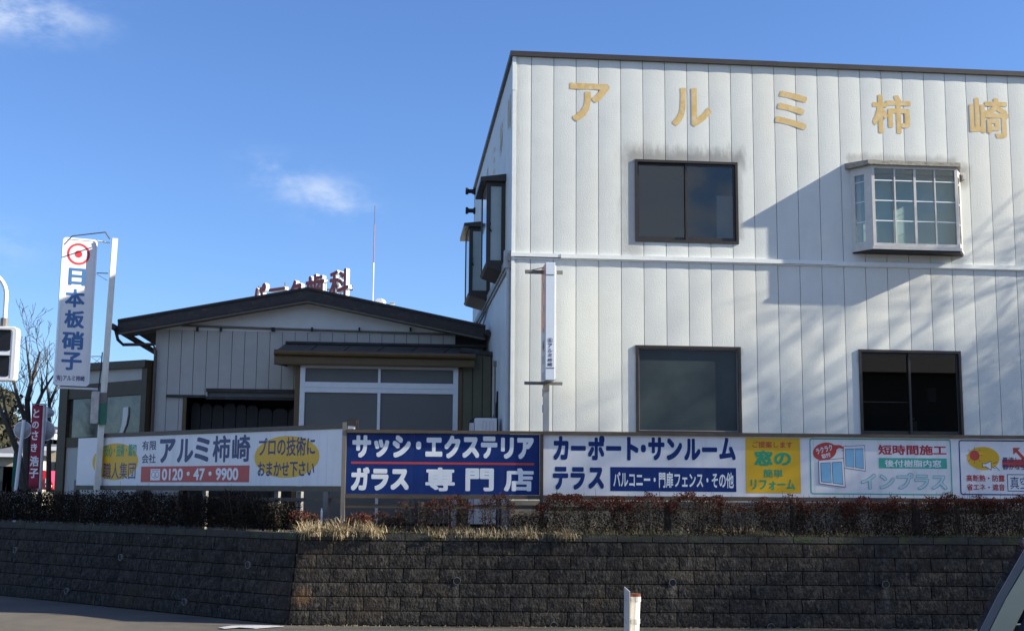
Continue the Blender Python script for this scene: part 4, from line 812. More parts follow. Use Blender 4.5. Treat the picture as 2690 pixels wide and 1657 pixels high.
rc = Z5.r(RB, 2285, 556, 2455, 728); put('box_outline', rrect_line(MB(), RB, (rc[0], rc[0]+.75, rc[2], rc[3]), .006, .011, E1), navy, wbrd, fix=False)
lett(wbrd, RB, Z5.r(RB, 2315, 580, 2500, 705), '真空', navy, E1, .0)

# left boards
Lb0 = Z2.p(LB, 298, 350)[0]; Lb1 = -.045; zLt = Z2.p(LB, 2100, 82)[1]; zLb = Z2.p(LB, 2100, 508)[1]; print('Lboard', Lb0, zLt, zLb, Z2.p(LB, 320, 160)[1], Z2.p(LB, 300, 518)[1])
lfr = thing('board_frame', 'brown rails and short white feet that carry the side-street board', 'frame', LB.W(-3, T, 0))
sm = Z2.p(LB, 2193, 300)[0]
lbd = board(LB, Lb0, sm-.0015, zLb, zLt, white, 'white side-street board with navy company name, red phone strip and two yellow ovals')
put('board_panel', MB().box(LB, sm+.0015, Lb1, zLb, zLt, -.02, .0057), white, lbd)
put('top_rail', MB().box(LB, Z2.p(LB, 500, 130)[0], -.02, zLt+.004, zLt+.075, -.06, .03), railbrown, lfr)
put('bottom_rail', MB().box(LB, Lb0, -.02, zLb-.085, zLb-.004, -.06, .025), railbrown, lfr)
put('lower_rail', MB().box(LB, -3.4, -.04, zLb-.25, zLb-.19, -.09, -.03), railbrown, lfr)
for u in (745, 1237, 1785, 1957):
    s = Z2.p(LB, u, 550)[0]; put('foot', MB().box(LB, s-.05, s+.05, T, zLb-.09, -.12, -.065), mat('grey_block', (.22, .22, .22), .8) if u == 745 else bpy.data.materials['grey_block'], lfr)
s = Z2.p(LB, 2187, 600)[0]; put('foot', MB().box(LB, s-.055, s+.055, T, zLb-.09, -.02, .02), greyboard, lfr)
put('support_post', MB().box(LB, Lb0-.11, Lb0-.03, T, zLb+.1, -.1, -.02), greyboard, lfr)
for body, rc_, m_, bo in (('有限', (793, 165, 900, 236), navy_l, .02), ('会社', (790, 265, 895, 335), navy_l, .02), ('アルミ柿崎', (925, 122, 1612, 330), navy_l, .045)):
    if len(body) == 5:
        for ch, a0, a1, v0, v1 in (('ア', 925, 1043, 150, 332), ('ル', 1058, 1180, 150, 330), ('ミ', 1190, 1303, 137, 325), ('柿', 1328, 1460, 125, 328), ('崎', 1475, 1612, 120, 325)): lett(lbd, LB, Z2.r(LB, a0, v0, a1, v1), ch, m_, E1, .045 if ch in 'アルミ' else .03)
    else: lett(lbd, LB, Z2.r(LB, *rc_), body, m_, E1, bo)
put('red_strip', quad(MB(), LB, Z2.r(LB, 783, 356, 1605, 479), E1), redp, lbd, fix=False)
lett(lbd, LB, Z2.r(LB, 943, 373, 1522, 465), '0120・47・9900', inkw, E2, .035)
rl = Z2.r(LB, 856, 379, 928, 464); put('phone_emblem_ground', quad(MB(), LB, rl, E2), inkw, lbd, fix=False)
m = MB(); cz = (rl[2]+rl[3])/2; w_ = (rl[1]-rl[0]); h_ = rl[3]-rl[2]
for k in (.3, .7):
    V = []
    for q in (1.0, .82): V += [LB.W(rl[0]+w_*k+w_*.2*q*math.cos(2*math.pi*i/20), cz-h_*.0+h_*.27*q*math.sin(2*math.pi*i/20), E3) for i in range(20)]
    m.add(V, [(i, (i+1) % 20, 20+(i+1) % 20, 20+i) for i in range(20)])
line(m, LB, (rl[0]+w_*.1, rl[3]-h_*.12), (rl[1]-w_*.1, rl[3]-h_*.12), .010, E3); line(m, LB, (rl[0]+w_*.38, cz-h_*.3), (rl[0]+w_*.62, cz-h_*.3), .010, E3)
put('phone_emblem', m, redp, lbd, fix=False)
put('yellow_oval', ellipse(MB(), LB, Z2.r(LB, 1643, 128, 2137, 446), E1), yellow, lbd, fix=False)
lett(lbd, LB, Z2.r(LB, 1678, 138, 2105, 280), 'プロの技術に', navy_l, E2, .02); lett(lbd, LB, Z2.r(LB, 1670, 322, 2098, 437), 'おまかせ下さい', navy_l, E2, .025)
put('yellow_oval', ellipse(MB(), LB, Z2.r(LB, 415, 184, 762, 463), E1), yellow, lbd, fix=False)
lett(lbd, LB, Z2.r(LB, 510, 190, 748, 285), '安心・技術・親切', green, E2, .03); lett(lbd, LB, Z2.r(LB, 497, 330, 742, 455), '職人集団', purple, E2, .008)
# clamp floodlight on the corner post
fl = thing('floodlight', 'small dark floodlight clamped to the pale corner post', 'lamp', Z3_ if False else RB.W(.1, zr1+.01, 0))
put('bracket', MB().box(RB, .035, .20, zr1+.15, zr1+.17, -.04, .0).box(RB, .19, .205, zr1+.02, zr1+.15, -.04, 0), fascia_m, fl); put('lamp_body', MB().prism(RB, [(.05, zr1+.06), (.19, zr1+.05), (.18, zr1+.14), (.06, zr1+.14)], -.08, .04), fascia_m, fl); put('lamp_glass', MB().prism(RB, [(.045, zr1+.01), (.15, zr1+.01), (.16, zr1+.058), (.05, zr1+.058)], -.07, .03), inkw, fl)

# ================================================================== PROJECTING SIGN ON ITS POLE BEFORE THE FACADE
VS = Fr((0, 20.95), (1, 0)); ZV = Zm(1370, 660, 3.777)
vs = thing('blade_sign', 'narrow white and orange blade sign on a grey pole before the facade', 'sign', VS.W(VS.px(1433, 1200)[0], T, 0))
r = ZV.r(VS, 238, 110, 332, 1276); wv = .60; r = (ZV.p(VS, 236, 1200)[0], ZV.p(VS, 331, 1200)[0], ZV.p(VS, 285, 1276)[1], ZV.p(VS, 285, 110)[1])
put('sign_box', MB().box(VS, r[0], r[1], r[2], r[3], -wv, 0), mat('blue_white_acrylic', (.60, .66, .76), .35, var=.03), vs, bevel=.006)
LFace = Fr((r[0], 20.95), (0, -1)); zo = ZV.p(VS, 236, 770)[1]
put('orange_face', quad(MB(), LFace, (-wv+.01, -.01, zo, r[3]-.02), .003), orange, vs, fix=False); put('grey_face', quad(MB(), LFace, (-wv+.01, -.01, r[2]+.02, zo-.002), .003), palegrey, vs, fix=False)
put('side_strip', MB().box(VS, r[1]+.002, r[1]+.03, r[2]+.02, r[3]-.05, -wv+.05, -.03), polew, vs)
for k in range(5): z = zo-.22-k*.27; put('face_mark', quad(MB(), LFace, (-.40, -.12, z-.07, z+.06), .005), mat('grey_mark', (.33, .33, .36), .5) if k == 0 else bpy.data.materials['grey_mark'], vs, fix=False)
for k, z in enumerate((r[3]-.35, r[3]-.72, r[3]-1.10, r[3]-1.42)): put('face_mark', quad(MB(), LFace, (-.42, -.10, z-.05, z+.02), .005).add([LFace.W(-.30, z-.12, .005), LFace.W(-.22, z-.12, .005), LFace.W(-.22, z+.10, .005), LFace.W(-.30, z+.10, .005)], [(0, 1, 2, 3)]), mat('pale_orange_mark', (.80, .52, .42), .5) if k == 0 else bpy.data.materials['pale_orange_mark'], vs, fix=False)
zz = [(862, 905), (915, 957), (962, 1002), (1010, 1048), (1058, 1097), (1102, 1140)]
for ch, (a, b_) in zip(('有', 'ア', 'ル', 'ミ', '柿', '崎'), zz):
    r_ = ZV.r(VS, 262+(8 if ch == '有' else 0), a+(4 if ch == '有' else 0), 306-(8 if ch == '有' else 0), b_-(4 if ch == '有' else 0)); lett(vs, VS, r_, ch, navy_l, .003, .02)
rc = ZV.r(VS, 260, 860, 308, 906); put('letter_ring', rrect_line(MB(), VS, rc, .022, .006, .003), navy_l, vs, fix=False)
for v in (230, 1153): q0_, q1_ = ZV.p(VS, 245, v), ZV.p(VS, 325, v); put('strap', MB().box(VS, q0_[0], q1_[0], q0_[1]-.006, q0_[1]+.004, 0, .006), greyboard, vs)
b0, b1 = ZV.p(VS, 55, 172), ZV.p(VS, 432, 180); zz1 = (b0[1]+b1[1])/2; b2 = ZV.p(VS, 240, 1290)
put('crossbar', MB().box(VS, b0[0], b1[0], zz1-.03, zz1+.03, -.34, -.29), greyboard, vs)
put('crossbar', MB().box(VS, b0[0], b1[0], b2[1]-.03, b2[1]+.02, -.34, -.29), greyboard, vs)
m = MB()
for x in (b0[0]+.1, b1[0]-.1): m.tube([VS.W(x, zz1+.03, -.31), VS.W((r[0]+r[1])/2, r[3]-.02, -.31)], .008, 5)
put('stay', m, greyboard, vs)
pc = VS.px(1434, 1150, -.3)[0]; put('pole', MB().box(VS, pc-.047, pc+.047, T, r[2]-.01, -.36, -.26), mat('grey_pole_paint', (.26, .28, .31), .45, .3, var=.08), vs)
put('pole_foot_plate', MB().box(VS, pc-.048, pc+.048, 4.9 if False else r[2]-.16, r[2]-.012, -.258, -.245), greyboard, vs)

# ================================================================== POLE SIGN AT THE LEFT
sP = LB.px(254, 1283, .10); PS = LB.W(sP[0], 0, .10); YP = PS.y; PF = Fr((0, YP), (1, 0))
pb = PF.px(254, 1283); pt_ = PF.px(302, 627); print('pole', YP-(2.0-PS.x)*.2-22, PS, pb, pt_)
ps = thing('pole_sign', 'tall white pole sign with red target emblem and blue vertical kanji', 'sign', PF.W(pb[0], T, 0))
dxz = (pt_[0]-pb[0])/(pt_[1]-pb[1]); bx = lambda z: pb[0]+dxz*(z-pb[1])
hw = .058
PT = PF; PF = Fr((PF.px(205, 820)[0], YP), (math.cos(rad(20)), math.sin(rad(20))))
put('pole', MB().hull([PT.W(bx(T), T, 0)+PF.e*a*hw*.9+PF.n*b*.05 for a, b in ((-1, -1), (1, -1), (1, 1), (-1, 1))], [PT.W(pt_[0], pt_[1], 0)+PF.e*a*hw*.9+PF.n*b*.05 for a, b in ((-1, -1), (1, -1), (1, 1), (-1, 1))]), polew, ps)
ZP = Zm(0, 550, 1.89)
tl = ZP.p(PF, 312, 140); tr = ZP.p(PF, 487, 150); br = ZP.p(PF, 440, 880); bl = ZP.p(PF, 268, 870)
wdt = ((tr[0]-tl[0])+(br[0]-bl[0]))/2; zt0 = (tl[1]+tr[1])/2; zb0 = (bl[1]+br[1])/2; c_t = (tl[0]+tr[0])/2; c_b = (bl[0]+br[0])/2; lean = (c_t-c_b)/(zt0-zb0)
def lean_pts(P): return [(a+lean*(z-zb0)+c_b, z) for a, z in P]
rp = rrect_pts(-wdt/2, wdt/2, zb0, zt0, .07)
put('sign_box', MB().prism(PF, lean_pts(rp), -.16, 0), polew if False else signw, ps)
ri = rrect_pts(-wdt/2+.03, wdt/2-.03, zb0+.03, zt0-.03, .055)
n_ = len(rp); mbf = MB(); mbf.add([PF.W(a, z, .012) for a, z in lean_pts(rp)]+[PF.W(a, z, .012) for a, z in lean_pts(ri)]+[PF.W(a, z, 0) for a, z in lean_pts(rp)], [(i, (i+1) % n_, n_+(i+1) % n_, n_+i) for i in range(n_)]+[(i, (i+1) % n_, 2*n_+(i+1) % n_, 2*n_+i) for i in range(n_)])
put('sign_rim', mbf, inkw, ps)
cc = ZP.p(PF, 390, 222); rr1 = abs(ZP.p(PF, 447, 222)[0]-cc[0]); put('emblem_ring', ring(MB(), PF, cc[0], cc[1], rr1*.80, rr1, .003), signred, ps, fix=False); put('emblem_dot', ring(MB(), PF, cc[0], cc[1], .001, rr1*.33, .003), signred, ps, fix=False)
for ch, q in (('日', (340, 292, 424, 378)), ('本', (323, 395, 421, 486)), ('板', (319, 500, 419, 589)), ('硝', (307, 605, 416, 696)), ('子', (304, 708, 406, 798))): lett(ps, PF, ZP.r(PF, *q), ch, signblue, .003, .04)
lett(ps, PF, ZP.r(PF, 274, 823, 420, 855), '(有)アルミ柿崎', navy_l, .003, .02)
def P3(u, v, o): s, z = PT.px(u, v, o); return PT.W(s, z, o)
m = MB(); m.tube([P3(288, 627, -.02), P3(277, 610, .45)], .014, 6); m.tube([P3(277, 610, .45), P3(190, 620, .28), P3(168, 643, .26)], .011, 6); put('stay', m, greyboard, ps)
for (a, b_, w2) in (((256, 633), (288, 638), .016), ((254, 717), (284, 718), .010), ((254, 720), (282, 737), .005), ((240, 936), (268, 936), .008), ((240, 938), (266, 955), .004), ((246, 955), (266, 938), .004)):
    put('bracket', MB().tube([P3(*a, -.05), P3(*b_, -.03)], w2, 6), inkw if w2 > .015 else greyboard, ps)
put('bracket', MB().box(PF, PF.px(150, 1018)[0], PF.px(258, 1018)[0], zb0-.055, zb0-.02, -.09, -.05), inkw, ps)
put('cable', MB().tube([P3(269, 925, .06), P3(266, 960, .07), P3(261, 1005, .07), P3(259, 1020, .06)], .012, 6), black, ps)
PF = PT
r = prect(PF, 238, 1027, 278, 1112, .2); mb_ = thing('meter_box', 'weathered white meter case with a green sticker strapped to the sign pole', 'meter box', PF.W(r[0], r[2], .1))
put('case', MB().prism(PF, rrect_pts(r[0], r[0]+.14, r[2], r[3], .03), .055, .19), mat('dirty_white_case', (.42, .40, .38), .5, var=.3, scale=10, col2=(.15, .08, .07), c2scale=6, c2lo=.6, c2hi=.75), mb_, bevel=.006)
put('case_flank', MB().box(PF, r[0]+.142, r[1]-.005, r[2]+.02, r[3]-.02, .055, .12), greyboard, mb_)
gs = prect(PF, 257, 1058, 278, 1115, .2); put('green_sticker', MB().box(PF, gs[0], gs[1], gs[2], gs[3], .122, .128), mat('green_sticker', (.02, .14, .09), .5, var=.15), mb_)

# ================================================================== CLINIC BEHIND: roof sign, mast
DIR = (.72, -.694)
q = atY(925, 760, 45.0); CL = Fr((q.x, q.y), DIR)
cb_ = thing('clinic_building', 'flat-roofed pale building hidden behind the gabled house', 'building', CL.W(-4, 0, -3))
zroof = CL.px(925, 850)[1]; put('wall', MB().box(CL, -6.5, 1.0, 0, zroof-.6, -7, -.3), lowsiding, cb_)
put('roof', MB().box(CL, -6.6, 1.1, zroof-.6, zroof-.5, -7.1, -.2), greyboard, cb_)
rs = thing('rooftop_sign', 'red rooftop characters with white edges above the gabled house roof', 'sign', CL.W(-3, zroof-.5, 0))
ZR = Zm(640, 680, 5.845)
reds = mat('weathered_red_face', (.30, .045, .045), .5, var=.3, scale=3, col2=(.42, .26, .26), c2scale=2.2, c2lo=.52, c2hi=.75); whs = mat('white_letter_edge', (.82, .83, .85), .4, var=.03)
for ch, a0, a1, v0, v1 in (('パ', 125, 345, 380, 760), ('ー', 385, 640, 440, 490), ('ク', 680, 890, 325, 700), ('歯', 950, 1240, 235, 640), ('科', 1315, 1615, 160, 600)):
    rr_ = ZR.r(CL, a0, v0, a1, v1); a, b_ = text_into(MB(), CL, ch, *rr_, 0, .03 if ch in '歯科' else .05, depth=.16); f_ = put('sign_letter', a, reds, rs, label='red rooftop character '+ch, fix=False); put('letter_edge', b_, whs, f_, fix=False)
for v in (-.5, -.25): z = ZR.p(CL, 640, 470)[1]+v*.5; put('sign_rail', MB().tube([CL.W(-6, z, -.4), CL.W(-.35, z+.0, -.4)], .022, 6), greyboard, rs)
for s in (-5.5, -4, -2.5, -1): put('sign_strut', MB().tube([CL.W(s, zroof-.5, -.5), CL.W(s, z+.5, -.4)], .03, 6), greyboard, rs)
mq = atY(979, 800, 48); an = thing('lightning_rod', 'thin red and white mast rising above the gabled house roof', 'mast', (mq.x, 48, mq.z-1.5))
t1 = atY(979, 590, 48); t2 = atY(979, 540, 48); t3 = atY(980, 690, 48)
m = MB().tube([(mq.x, 48, mq.z-1.5), (mq.x, 48, t3.z)], .028, 6); put('mast_lower', m, whs, an); put('mast_upper', MB().tube([(mq.x, 48, t3.z), (mq.x, 48, t1.z)], .022, 6), mat('faded_red_mast', (.30, .11, .12), .5), an); put('mast_tip', MB().tube([(mq.x, 48, t1.z), (mq.x, 48, t2.z)], .012, 5), greyboard, an)
rd = Fr((0, 46.5), (1, 0)); c = rd.px(996, 794); m = MB(); n = 24; ro = .15
A = [rd.W(c[0]+ro*math.cos(2*math.pi*i/n), c[1]+ro*math.sin(2*math.pi*i/n), 0) for i in range(n)]; m.hull(A, [p+Vector((.1, .2, 0)) for p in A]); m.box(rd, c[0]-.05, c[0]+.25, c[1]-.6, c[1]-.1, -.15, -.05)
t = thing('round_roof_sign', 'small round white sign peeking over the right slope of the roof', 'sign', rd.W(c[0], c[1]-.6, 0)); put('disc', m, whs, t)
c2 = rd.px(1030, 799); t = thing('roof_box', 'small white box peeking over the roof right of the round sign', 'box', rd.W(c2[0], c2[1]-.6, 0)); put('box_body', MB().box(rd, c2[0]-.09, c2[0]+.10, c2[1]-.6, c2[1]+.06, -.2, 0).box(rd, c2[0]-.11, c2[0]+.12, c2[1]+.06, c2[1]+.075, -.22, .02), whs, t)

# ================================================================== FAR LEFT
leafm = {}
def foliage(name, N_, fn, size, m, parent=None, aspect=2.0, seed=1, label=None, stuff=False):
    rr = np.random.RandomState(seed); V = np.zeros((N_*4, 3)); P = np.array([fn(rr) for _ in range(N_)])
    a = rr.normal(size=(N_, 3)); a /= np.linalg.norm(a, axis=1)[:, None]; b = rr.normal(size=(N_, 3)); b -= a*(a*b).sum(1)[:, None]; b /= np.linalg.norm(b, axis=1)[:, None]
    sz = size*rr.uniform(.6, 1.4, N_)[:, None]
    V[0::4] = P-a*sz; V[1::4] = P-b*sz/aspect+a*sz*.1; V[2::4] = P+a*sz; V[3::4] = P+b*sz/aspect+a*sz*.1
    mb = MB(); mb.v = [tuple(v) for v in V]; mb.f = [(4*i, 4*i+1, 4*i+2, 4*i+3) for i in range(N_)]
    return put(name, mb, m, parent, fix=False, label=label, stuff=stuff)
bark = mat('winter_bark', (.055, .045, .038), .9, var=.3, scale=8)
def branch(mb, p, d, ln, r, depth, rr, bend=.25, kids=3, spread=.7, up=.15, minr=.004, sides=5):
    d = d.normalized(); pts = [p]; rs = [r]; n = 4; q = p.copy(); dd = d.copy(); nodes = []
    for i in range(n):
        dd = (dd+Vector((rr.uniform(-1, 1), rr.uniform(-1, 1), rr.uniform(-.6, 1)*1.0))*bend*.5+Vector((0, 0, up*.3))).normalized(); q = q+dd*ln/n; pts.append(q.copy()); rs.append(max(r*(1-.5*(i+1)/n), minr)); nodes.append((q.copy(), dd.copy(), rs[-1]))
    mb.tube(pts, rs, sides if depth > 1 else 4, caps=False)
    if depth <= 0: return
    for k in range(kids+(1 if depth > 2 else 0)):
        i = rr.choice(range(1, n)) if k else n-1; q, dd, rr_ = nodes[i]
        v = dd+Vector((rr.uniform(-1, 1), rr.uniform(-1, 1), rr.uniform(-.5, .9)))*spread
        branch(mb, q, v, ln*rr.uniform(.55, .8), rr_*.75, depth-1, rr, bend, kids, spread, up, minr, sides)
def bare_tree(u, v, Y, limbs, label, seed, r=.12):
    P = atY(u, v, Y); base = Vector((P.x, Y, T)); rr = random.Random(seed)
    t = thing('bare_tree', label, 'tree', base); tm = MB(); F_ = Fr((0, Y), (1, 0)); cm = MB()
    for L_ in limbs:
        pts = [F_.W(*F_.px(a, b), rr.uniform(-.3, .3) if i else 0) for i, (a, b) in enumerate(L_[0])]; rs = [L_[1]*(1-.75*i/(len(pts)-1)) for i in range(len(pts))]; tm.tube(pts, rs, 7)
        for i in range(1, len(pts)):
            for k in range(1):
                d = (pts[i]-pts[i-1]).normalized(); branch(cm, pts[i].lerp(pts[i-1], rr.random()*.6), d+Vector((rr.uniform(-1, 1), rr.uniform(-.6, .6), rr.uniform(-.2, .7)))*.9, rr.uniform(.34, .62), rs[i]*.45, 3, rr, .35, 2, .9, .05, .005)
    put('trunk', tm, bark, t); put('crown', cm, bark, t, fix=False); return t
bare_tree(68, 1283, 31, (([(70, 1290), (66, 1180), (66, 1100), (70, 1050), (80, 990), (98, 920)], .11), ([(66, 1100), (52, 1040), (38, 1000), (30, 960)], .06), ([(70, 1050), (76, 1000), (70, 940), (58, 880)], .05), ([(92, 1075), (105, 1030), (122, 1000), (150, 960)], .05), ([(110, 1030), (115, 1000), (108, 975)], .03)), 'bare winter tree rising between the traffic signal and the pole sign', 4)
bare_tree(140, 1283, 33, (([(128, 1290), (128, 1160), (128, 1060), (145, 1010), (168, 970)], .07), ([(130, 1060), (120, 1000), (128, 950)], .04)), 'slim bare tree just left of the brown sunroom', 9)
bare_tree(30, 1283, 29, (([(62, 1283), (48, 1190), (28, 1130), (8, 1085), (-15, 1040)], .09), ([(28, 1130), (10, 1060), (0, 1010)], .04)), 'leaning dark tree trunk at the left edge behind the signal', 12)
hillm = mat('evergreen_leaves', (.036, .036, .020), .85, var=.4, scale=2, col2=(.075, .055, .030), c2scale=.7)
def wood(rr):
    x = rr.uniform(-62, -26); k = .6+.4*math.sin(x*.4)+.25*math.sin(x*1.3+1); z = rr.uniform(0, 1)**.6*(7.2+1.6*k); return (x, 92+rr.uniform(-3, 3), z)
foliage('distant_wood', 26000, wood, .20, hillm, seed=3, aspect=1.4, label='dark evergreen wood on the far side of the side street', stuff=True)
g = MB(); g.prism(Fr((0, 100), (1, 0)), [(-75, -1), (-20, -1), (-20, 5.5), (-30, 7.2), (-40, 6), (-52, 7.6), (-75, 6)], -2, 0); struct('hillside', g, hillm)
# houses
def far_house(u0, u1, vt, ve, Y, label, rm, wm):
    F_ = Fr((0, Y), (1, 0)); a = F_.px(u0, ve)[0]; b_ = F_.px(u1, ve)[0]; zt1 = F_.px((u0+u1)/2, vt)[1]; ze1 = F_.px((u0+u1)/2, ve)[1]; t = thing('house', label, 'house', F_.W((a+b_)/2, T, -3))
    put('wall', MB().box(F_, a+.4, b_-.4, T-1, ze1, -6, -.4), wm, t)
    put('roof', MB().hull([F_.W(a, ze1, 0), F_.W(b_, ze1, 0), F_.W(b_, ze1, -7), F_.W(a, ze1, -7)], [F_.W(a+1.5, zt1, -3.4), F_.W(b_-1.5, zt1, -3.4), F_.W(b_-1.5, zt1, -3.6), F_.W(a+1.5, zt1, -3.6)]), rm, t)
    put('eave', MB().box(F_, a-.05, b_+.05, ze1-.14, ze1, -.1, .08), whs, t)
    for k in range(3): x = a+(b_-a)*(.2+.27*k); put('window', MB().box(F_, x, x+.9, ze1-1.5, ze1-.5, -.42, -.38), frost, t)
tile = mat('grey_tile_roof', (.15, .15, .16), .6, var=.15, scale=3); cream = mat('cream_wall', (.50, .45, .36), .8, var=.06)
far_house(-60, 75, 1150, 1190, 52, 'grey-roofed bungalow beyond the hedge at the far left', tile, cream)
far_house(70, 160, 1116, 1128, 70, 'pale house glimpsed behind the banner', mat('brown_roof', (.17, .10, .08), .7), whs)
far_house(120, 160, 1157, 1172, 44, 'narrow cream shed left of the sunroom', tile, mat('beige_wall', (.55, .47, .35), .8))
# mirrors
def mirror(u, v, ru, Y, label, pole=None):
    F_ = Fr((0, Y), (1, 0)); c = F_.px(u, v); rad_ = F_.px(u+ru, v)[0]-c[0]; t = thing('traffic_mirror', label, 'traffic mirror', F_.W(c[0], T, 0))
    n = 32; A = [F_.W(c[0]+rad_*math.cos(2*math.pi*i/n), c[1]+rad_*math.sin(2*math.pi*i/n), 0) for i in range(n)]; Bk = [F_.W(c[0]+rad_*.8*math.cos(2*math.pi*i/n), c[1]+rad_*.8*math.sin(2*math.pi*i/n), -.12) for i in range(n)]
    put('mirror_back', MB().hull(A, Bk), palegrey, t); m = MB()
    V = [F_.W(c[0]+k*rad_*math.cos(2*math.pi*i/n), c[1]+k*rad_*math.sin(2*math.pi*i/n), .006+.05*(1-k*k)) for k in (.93, .6, .3) for i in range(n)]; m.add(V, [(i, (i+1) % n, n+(i+1) % n, n+i) for i in range(n)]+[(n+i, n+(i+1) % n, 2*n+(i+1) % n, 2*n+i) for i in range(n)]+[tuple(range(2*n, 3*n))])
    put('mirror_face', m, mat('mirror_grey', (.30, .31, .33), .35, .2, var=.3, scale=3), t, smooth=True); put('rim', ring(MB(), F_, c[0], c[1], rad_*.93, rad_, .012, n), whs, t, fix=False)
    return t, F_, c
t, F_, c = mirror(60, 1129, 24, 27.5, 'round grey traffic mirror left of the banner')
put('pole', MB().tube([F_.W(F_.px(44, 1290)[0], T, .06), F_.W(F_.px(44, 1283)[0], F_.px(44, 1283)[1], .06), F_.W(*F_.px(65, 1103), .06)], .038, 8), whs, t)
t, F_, c = mirror(119, 1131, 27, 26.8, 'round grey traffic mirror right of the banner')
put('pole', MB().tube([F_.W(F_.px(104, 1290)[0], T, .07), F_.W(*F_.px(115, 1160), .07), F_.W(*F_.px(125, 1068), .07)], .036, 8), whs, t)
mirror(130, 1084, 12, 26.9, 'small round mirror above the larger one by the banner')
# banner
YBn = 26.0; BF = Fr((0, YBn), (1, 0)); ZB = Zm(0, 980, 4.582)
def BP(a, b): return ZB.p(BF, a, b)
bn = thing('banner', 'crimson vertical banner with white characters on a grey pole', 'banner', BF.W(BP(410, 1385)[0], T, 0))
P = [BP(342, 1385), BP(475, 1385), BP(520, 375), BP(388, 380)]; nn = 14; V = []; Fs = []
for i in range(nn+1):
    t_ = i/nn
    for j in range(5):
        k_ = j/4; a = P[0][0]+(P[3][0]-P[0][0])*t_; b_ = P[1][0]+(P[2][0]-P[1][0])*t_; z = P[0][1]+(P[3][1]-P[0][1])*t_; V.append(BF.W(a+(b_-a)*k_, z, .012*math.sin(t_*9+k_*3)))
for i in range(nn):
    for j in range(4): k = i*5+j; Fs.append((k, k+1, k+6, k+5))
o = put('cloth', MB().add(V, Fs), mat('crimson_cloth', (.30, .022, .055), .8, var=.1), bn, smooth=True); mo = o.modifiers.new('thickness', 'SOLIDIFY'); mo.thickness = .003
for ch, q in (('と', (405, 430, 478, 535)), ('の', (392, 580, 470, 665)), ('さ', (385, 690, 462, 805)), ('き', (375, 845, 450, 945)), ('浩', (362, 995, 470, 1120)), ('子', (355, 1145, 465, 1260))): lett(bn, BF, ZB.r(BF, *q), ch, inkw, .02, .035)
put('pole', MB().tube([BF.W(BP(485, 1390)[0], T, 0), BF.W(*BP(485, 1385), 0), BF.W(*BP(540, 370), 0)], .032, 8), mat('banner_pole', (.42, .42, .45), .4, .3), bn)
put('crossbar', MB().tube([BF.W(*BP(385, 372), 0), BF.W(*BP(540, 372), 0)], .012, 6), greyboard, bn)
GF = Fr((0, 33), (1, 0)); P = [ZB.p(GF, *p_) for p_ in ((135, 1370), (195, 1370), (222, 955), (165, 955))]
gb = thing('green_banner', 'dark green vertical banner behind the leftmost white pole', 'banner', GF.W(P[0][0], T, 0)); put('cloth', MB().prism(GF, P, -.01, 0), mat('green_cloth', (.012, .13, .10), .8, var=.1), gb)
for k, ch in enumerate('ホリデー'[:0] or ''): pass
# red car glimpsed
CF = Fr((0, 38), (1, 0)); rc_ = [ZB.p(CF, *p_) for p_ in ((430, 1400), (640, 1400), (640, 1330), (545, 1170), (515, 1165), (505, 1330), (440, 1375))]
car = thing('red_car', 'red car with pale lamp glimpsed between the banner and the sunroom', 'car', CF.W(rc_[0][0], T, -1)); put('body', MB().prism(CF, rc_, -1.6, 0), mat('bright_red_paint', (.75, .01, .02), .3, var=.03, coat=.5), car)
l_ = ZB.r(CF, 548, 1265, 615, 1320); put('lamp', MB().box(CF, *l_, 0, .04), whs, car); l_ = ZB.r(CF, 550, 1345, 625, 1368); put('bumper_strip', MB().box(CF, *l_, 0, .04), whs, car)

# traffic signal at the left edge
TS = Fr((0, 15.0), (1, 0)); ZT_ = Zm(0, 700, 4.45)
hs = thing('pedestrian_signal', 'white pedestrian signal with two dark lenses at the left edge', 'traffic light', TS.W(TS.px(-60, 1300)[0]-.3, G, 0))
x1_ = ZT_.p(TS, 195, 900)[0]; zt1 = ZT_.p(TS, 80, 700)[1]; zb1 = ZT_.p(TS, 80, 1335)[1]; x0_ = x1_-.44; lean2 = .058
def lp(P): zc0 = (zt1+zb1)/2; return [(a+lean2*0*(z-zc0), z) for a, z in P]
put('housing', MB().prism(TS, rrect_pts(x0_, x1_, zb1, zt1, .05), -.14, .0), inkw, hs, bevel=.008)
put('housing_rim', rrect_line(MB(), TS, (x0_+.01, x1_-.01, zb1+.01, zt1-.01), .045, .02, .008), signw, hs, fix=False)
for (va, vb) in ((755, 985), (1052, 1285)):
    zA, zB_ = ZT_.p(TS, 80, vb)[1], ZT_.p(TS, 80, va)[1]; xr_ = ZT_.p(TS, 122, 900)[0]; o = put('lens', MB().prism(TS, rrect_pts(xr_-.27, xr_, zA, zB_, .02), -.02, .004), mat('dark_lens', (.01, .01, .012), .25, spec=.6) if va < 800 else bpy.data.materials['dark_lens'], hs)
    put('visor', MB().box(TS, xr_-.28, xr_+.008, zB_, zB_+.012, 0, .05), black, o)
for v in (830, 1205): q = ZT_.p(TS, 200, v); put('hinge', MB().box(TS, x1_, x1_+.02, q[1]-.03, q[1]+.03, -.06, -.02), signw, hs)
cx_ = ZT_.p(TS, 30, 640)[0]; za_, zb_2 = ZT_.p(TS, 30, 690)[1], ZT_.p(TS, 30, 595)[1]
put('pipe_clamp', MB().tube([TS.W(cx_, za_-.02, -.07), TS.W(cx_, zb_2, -.07)], .045, 10), greyboard, hs)
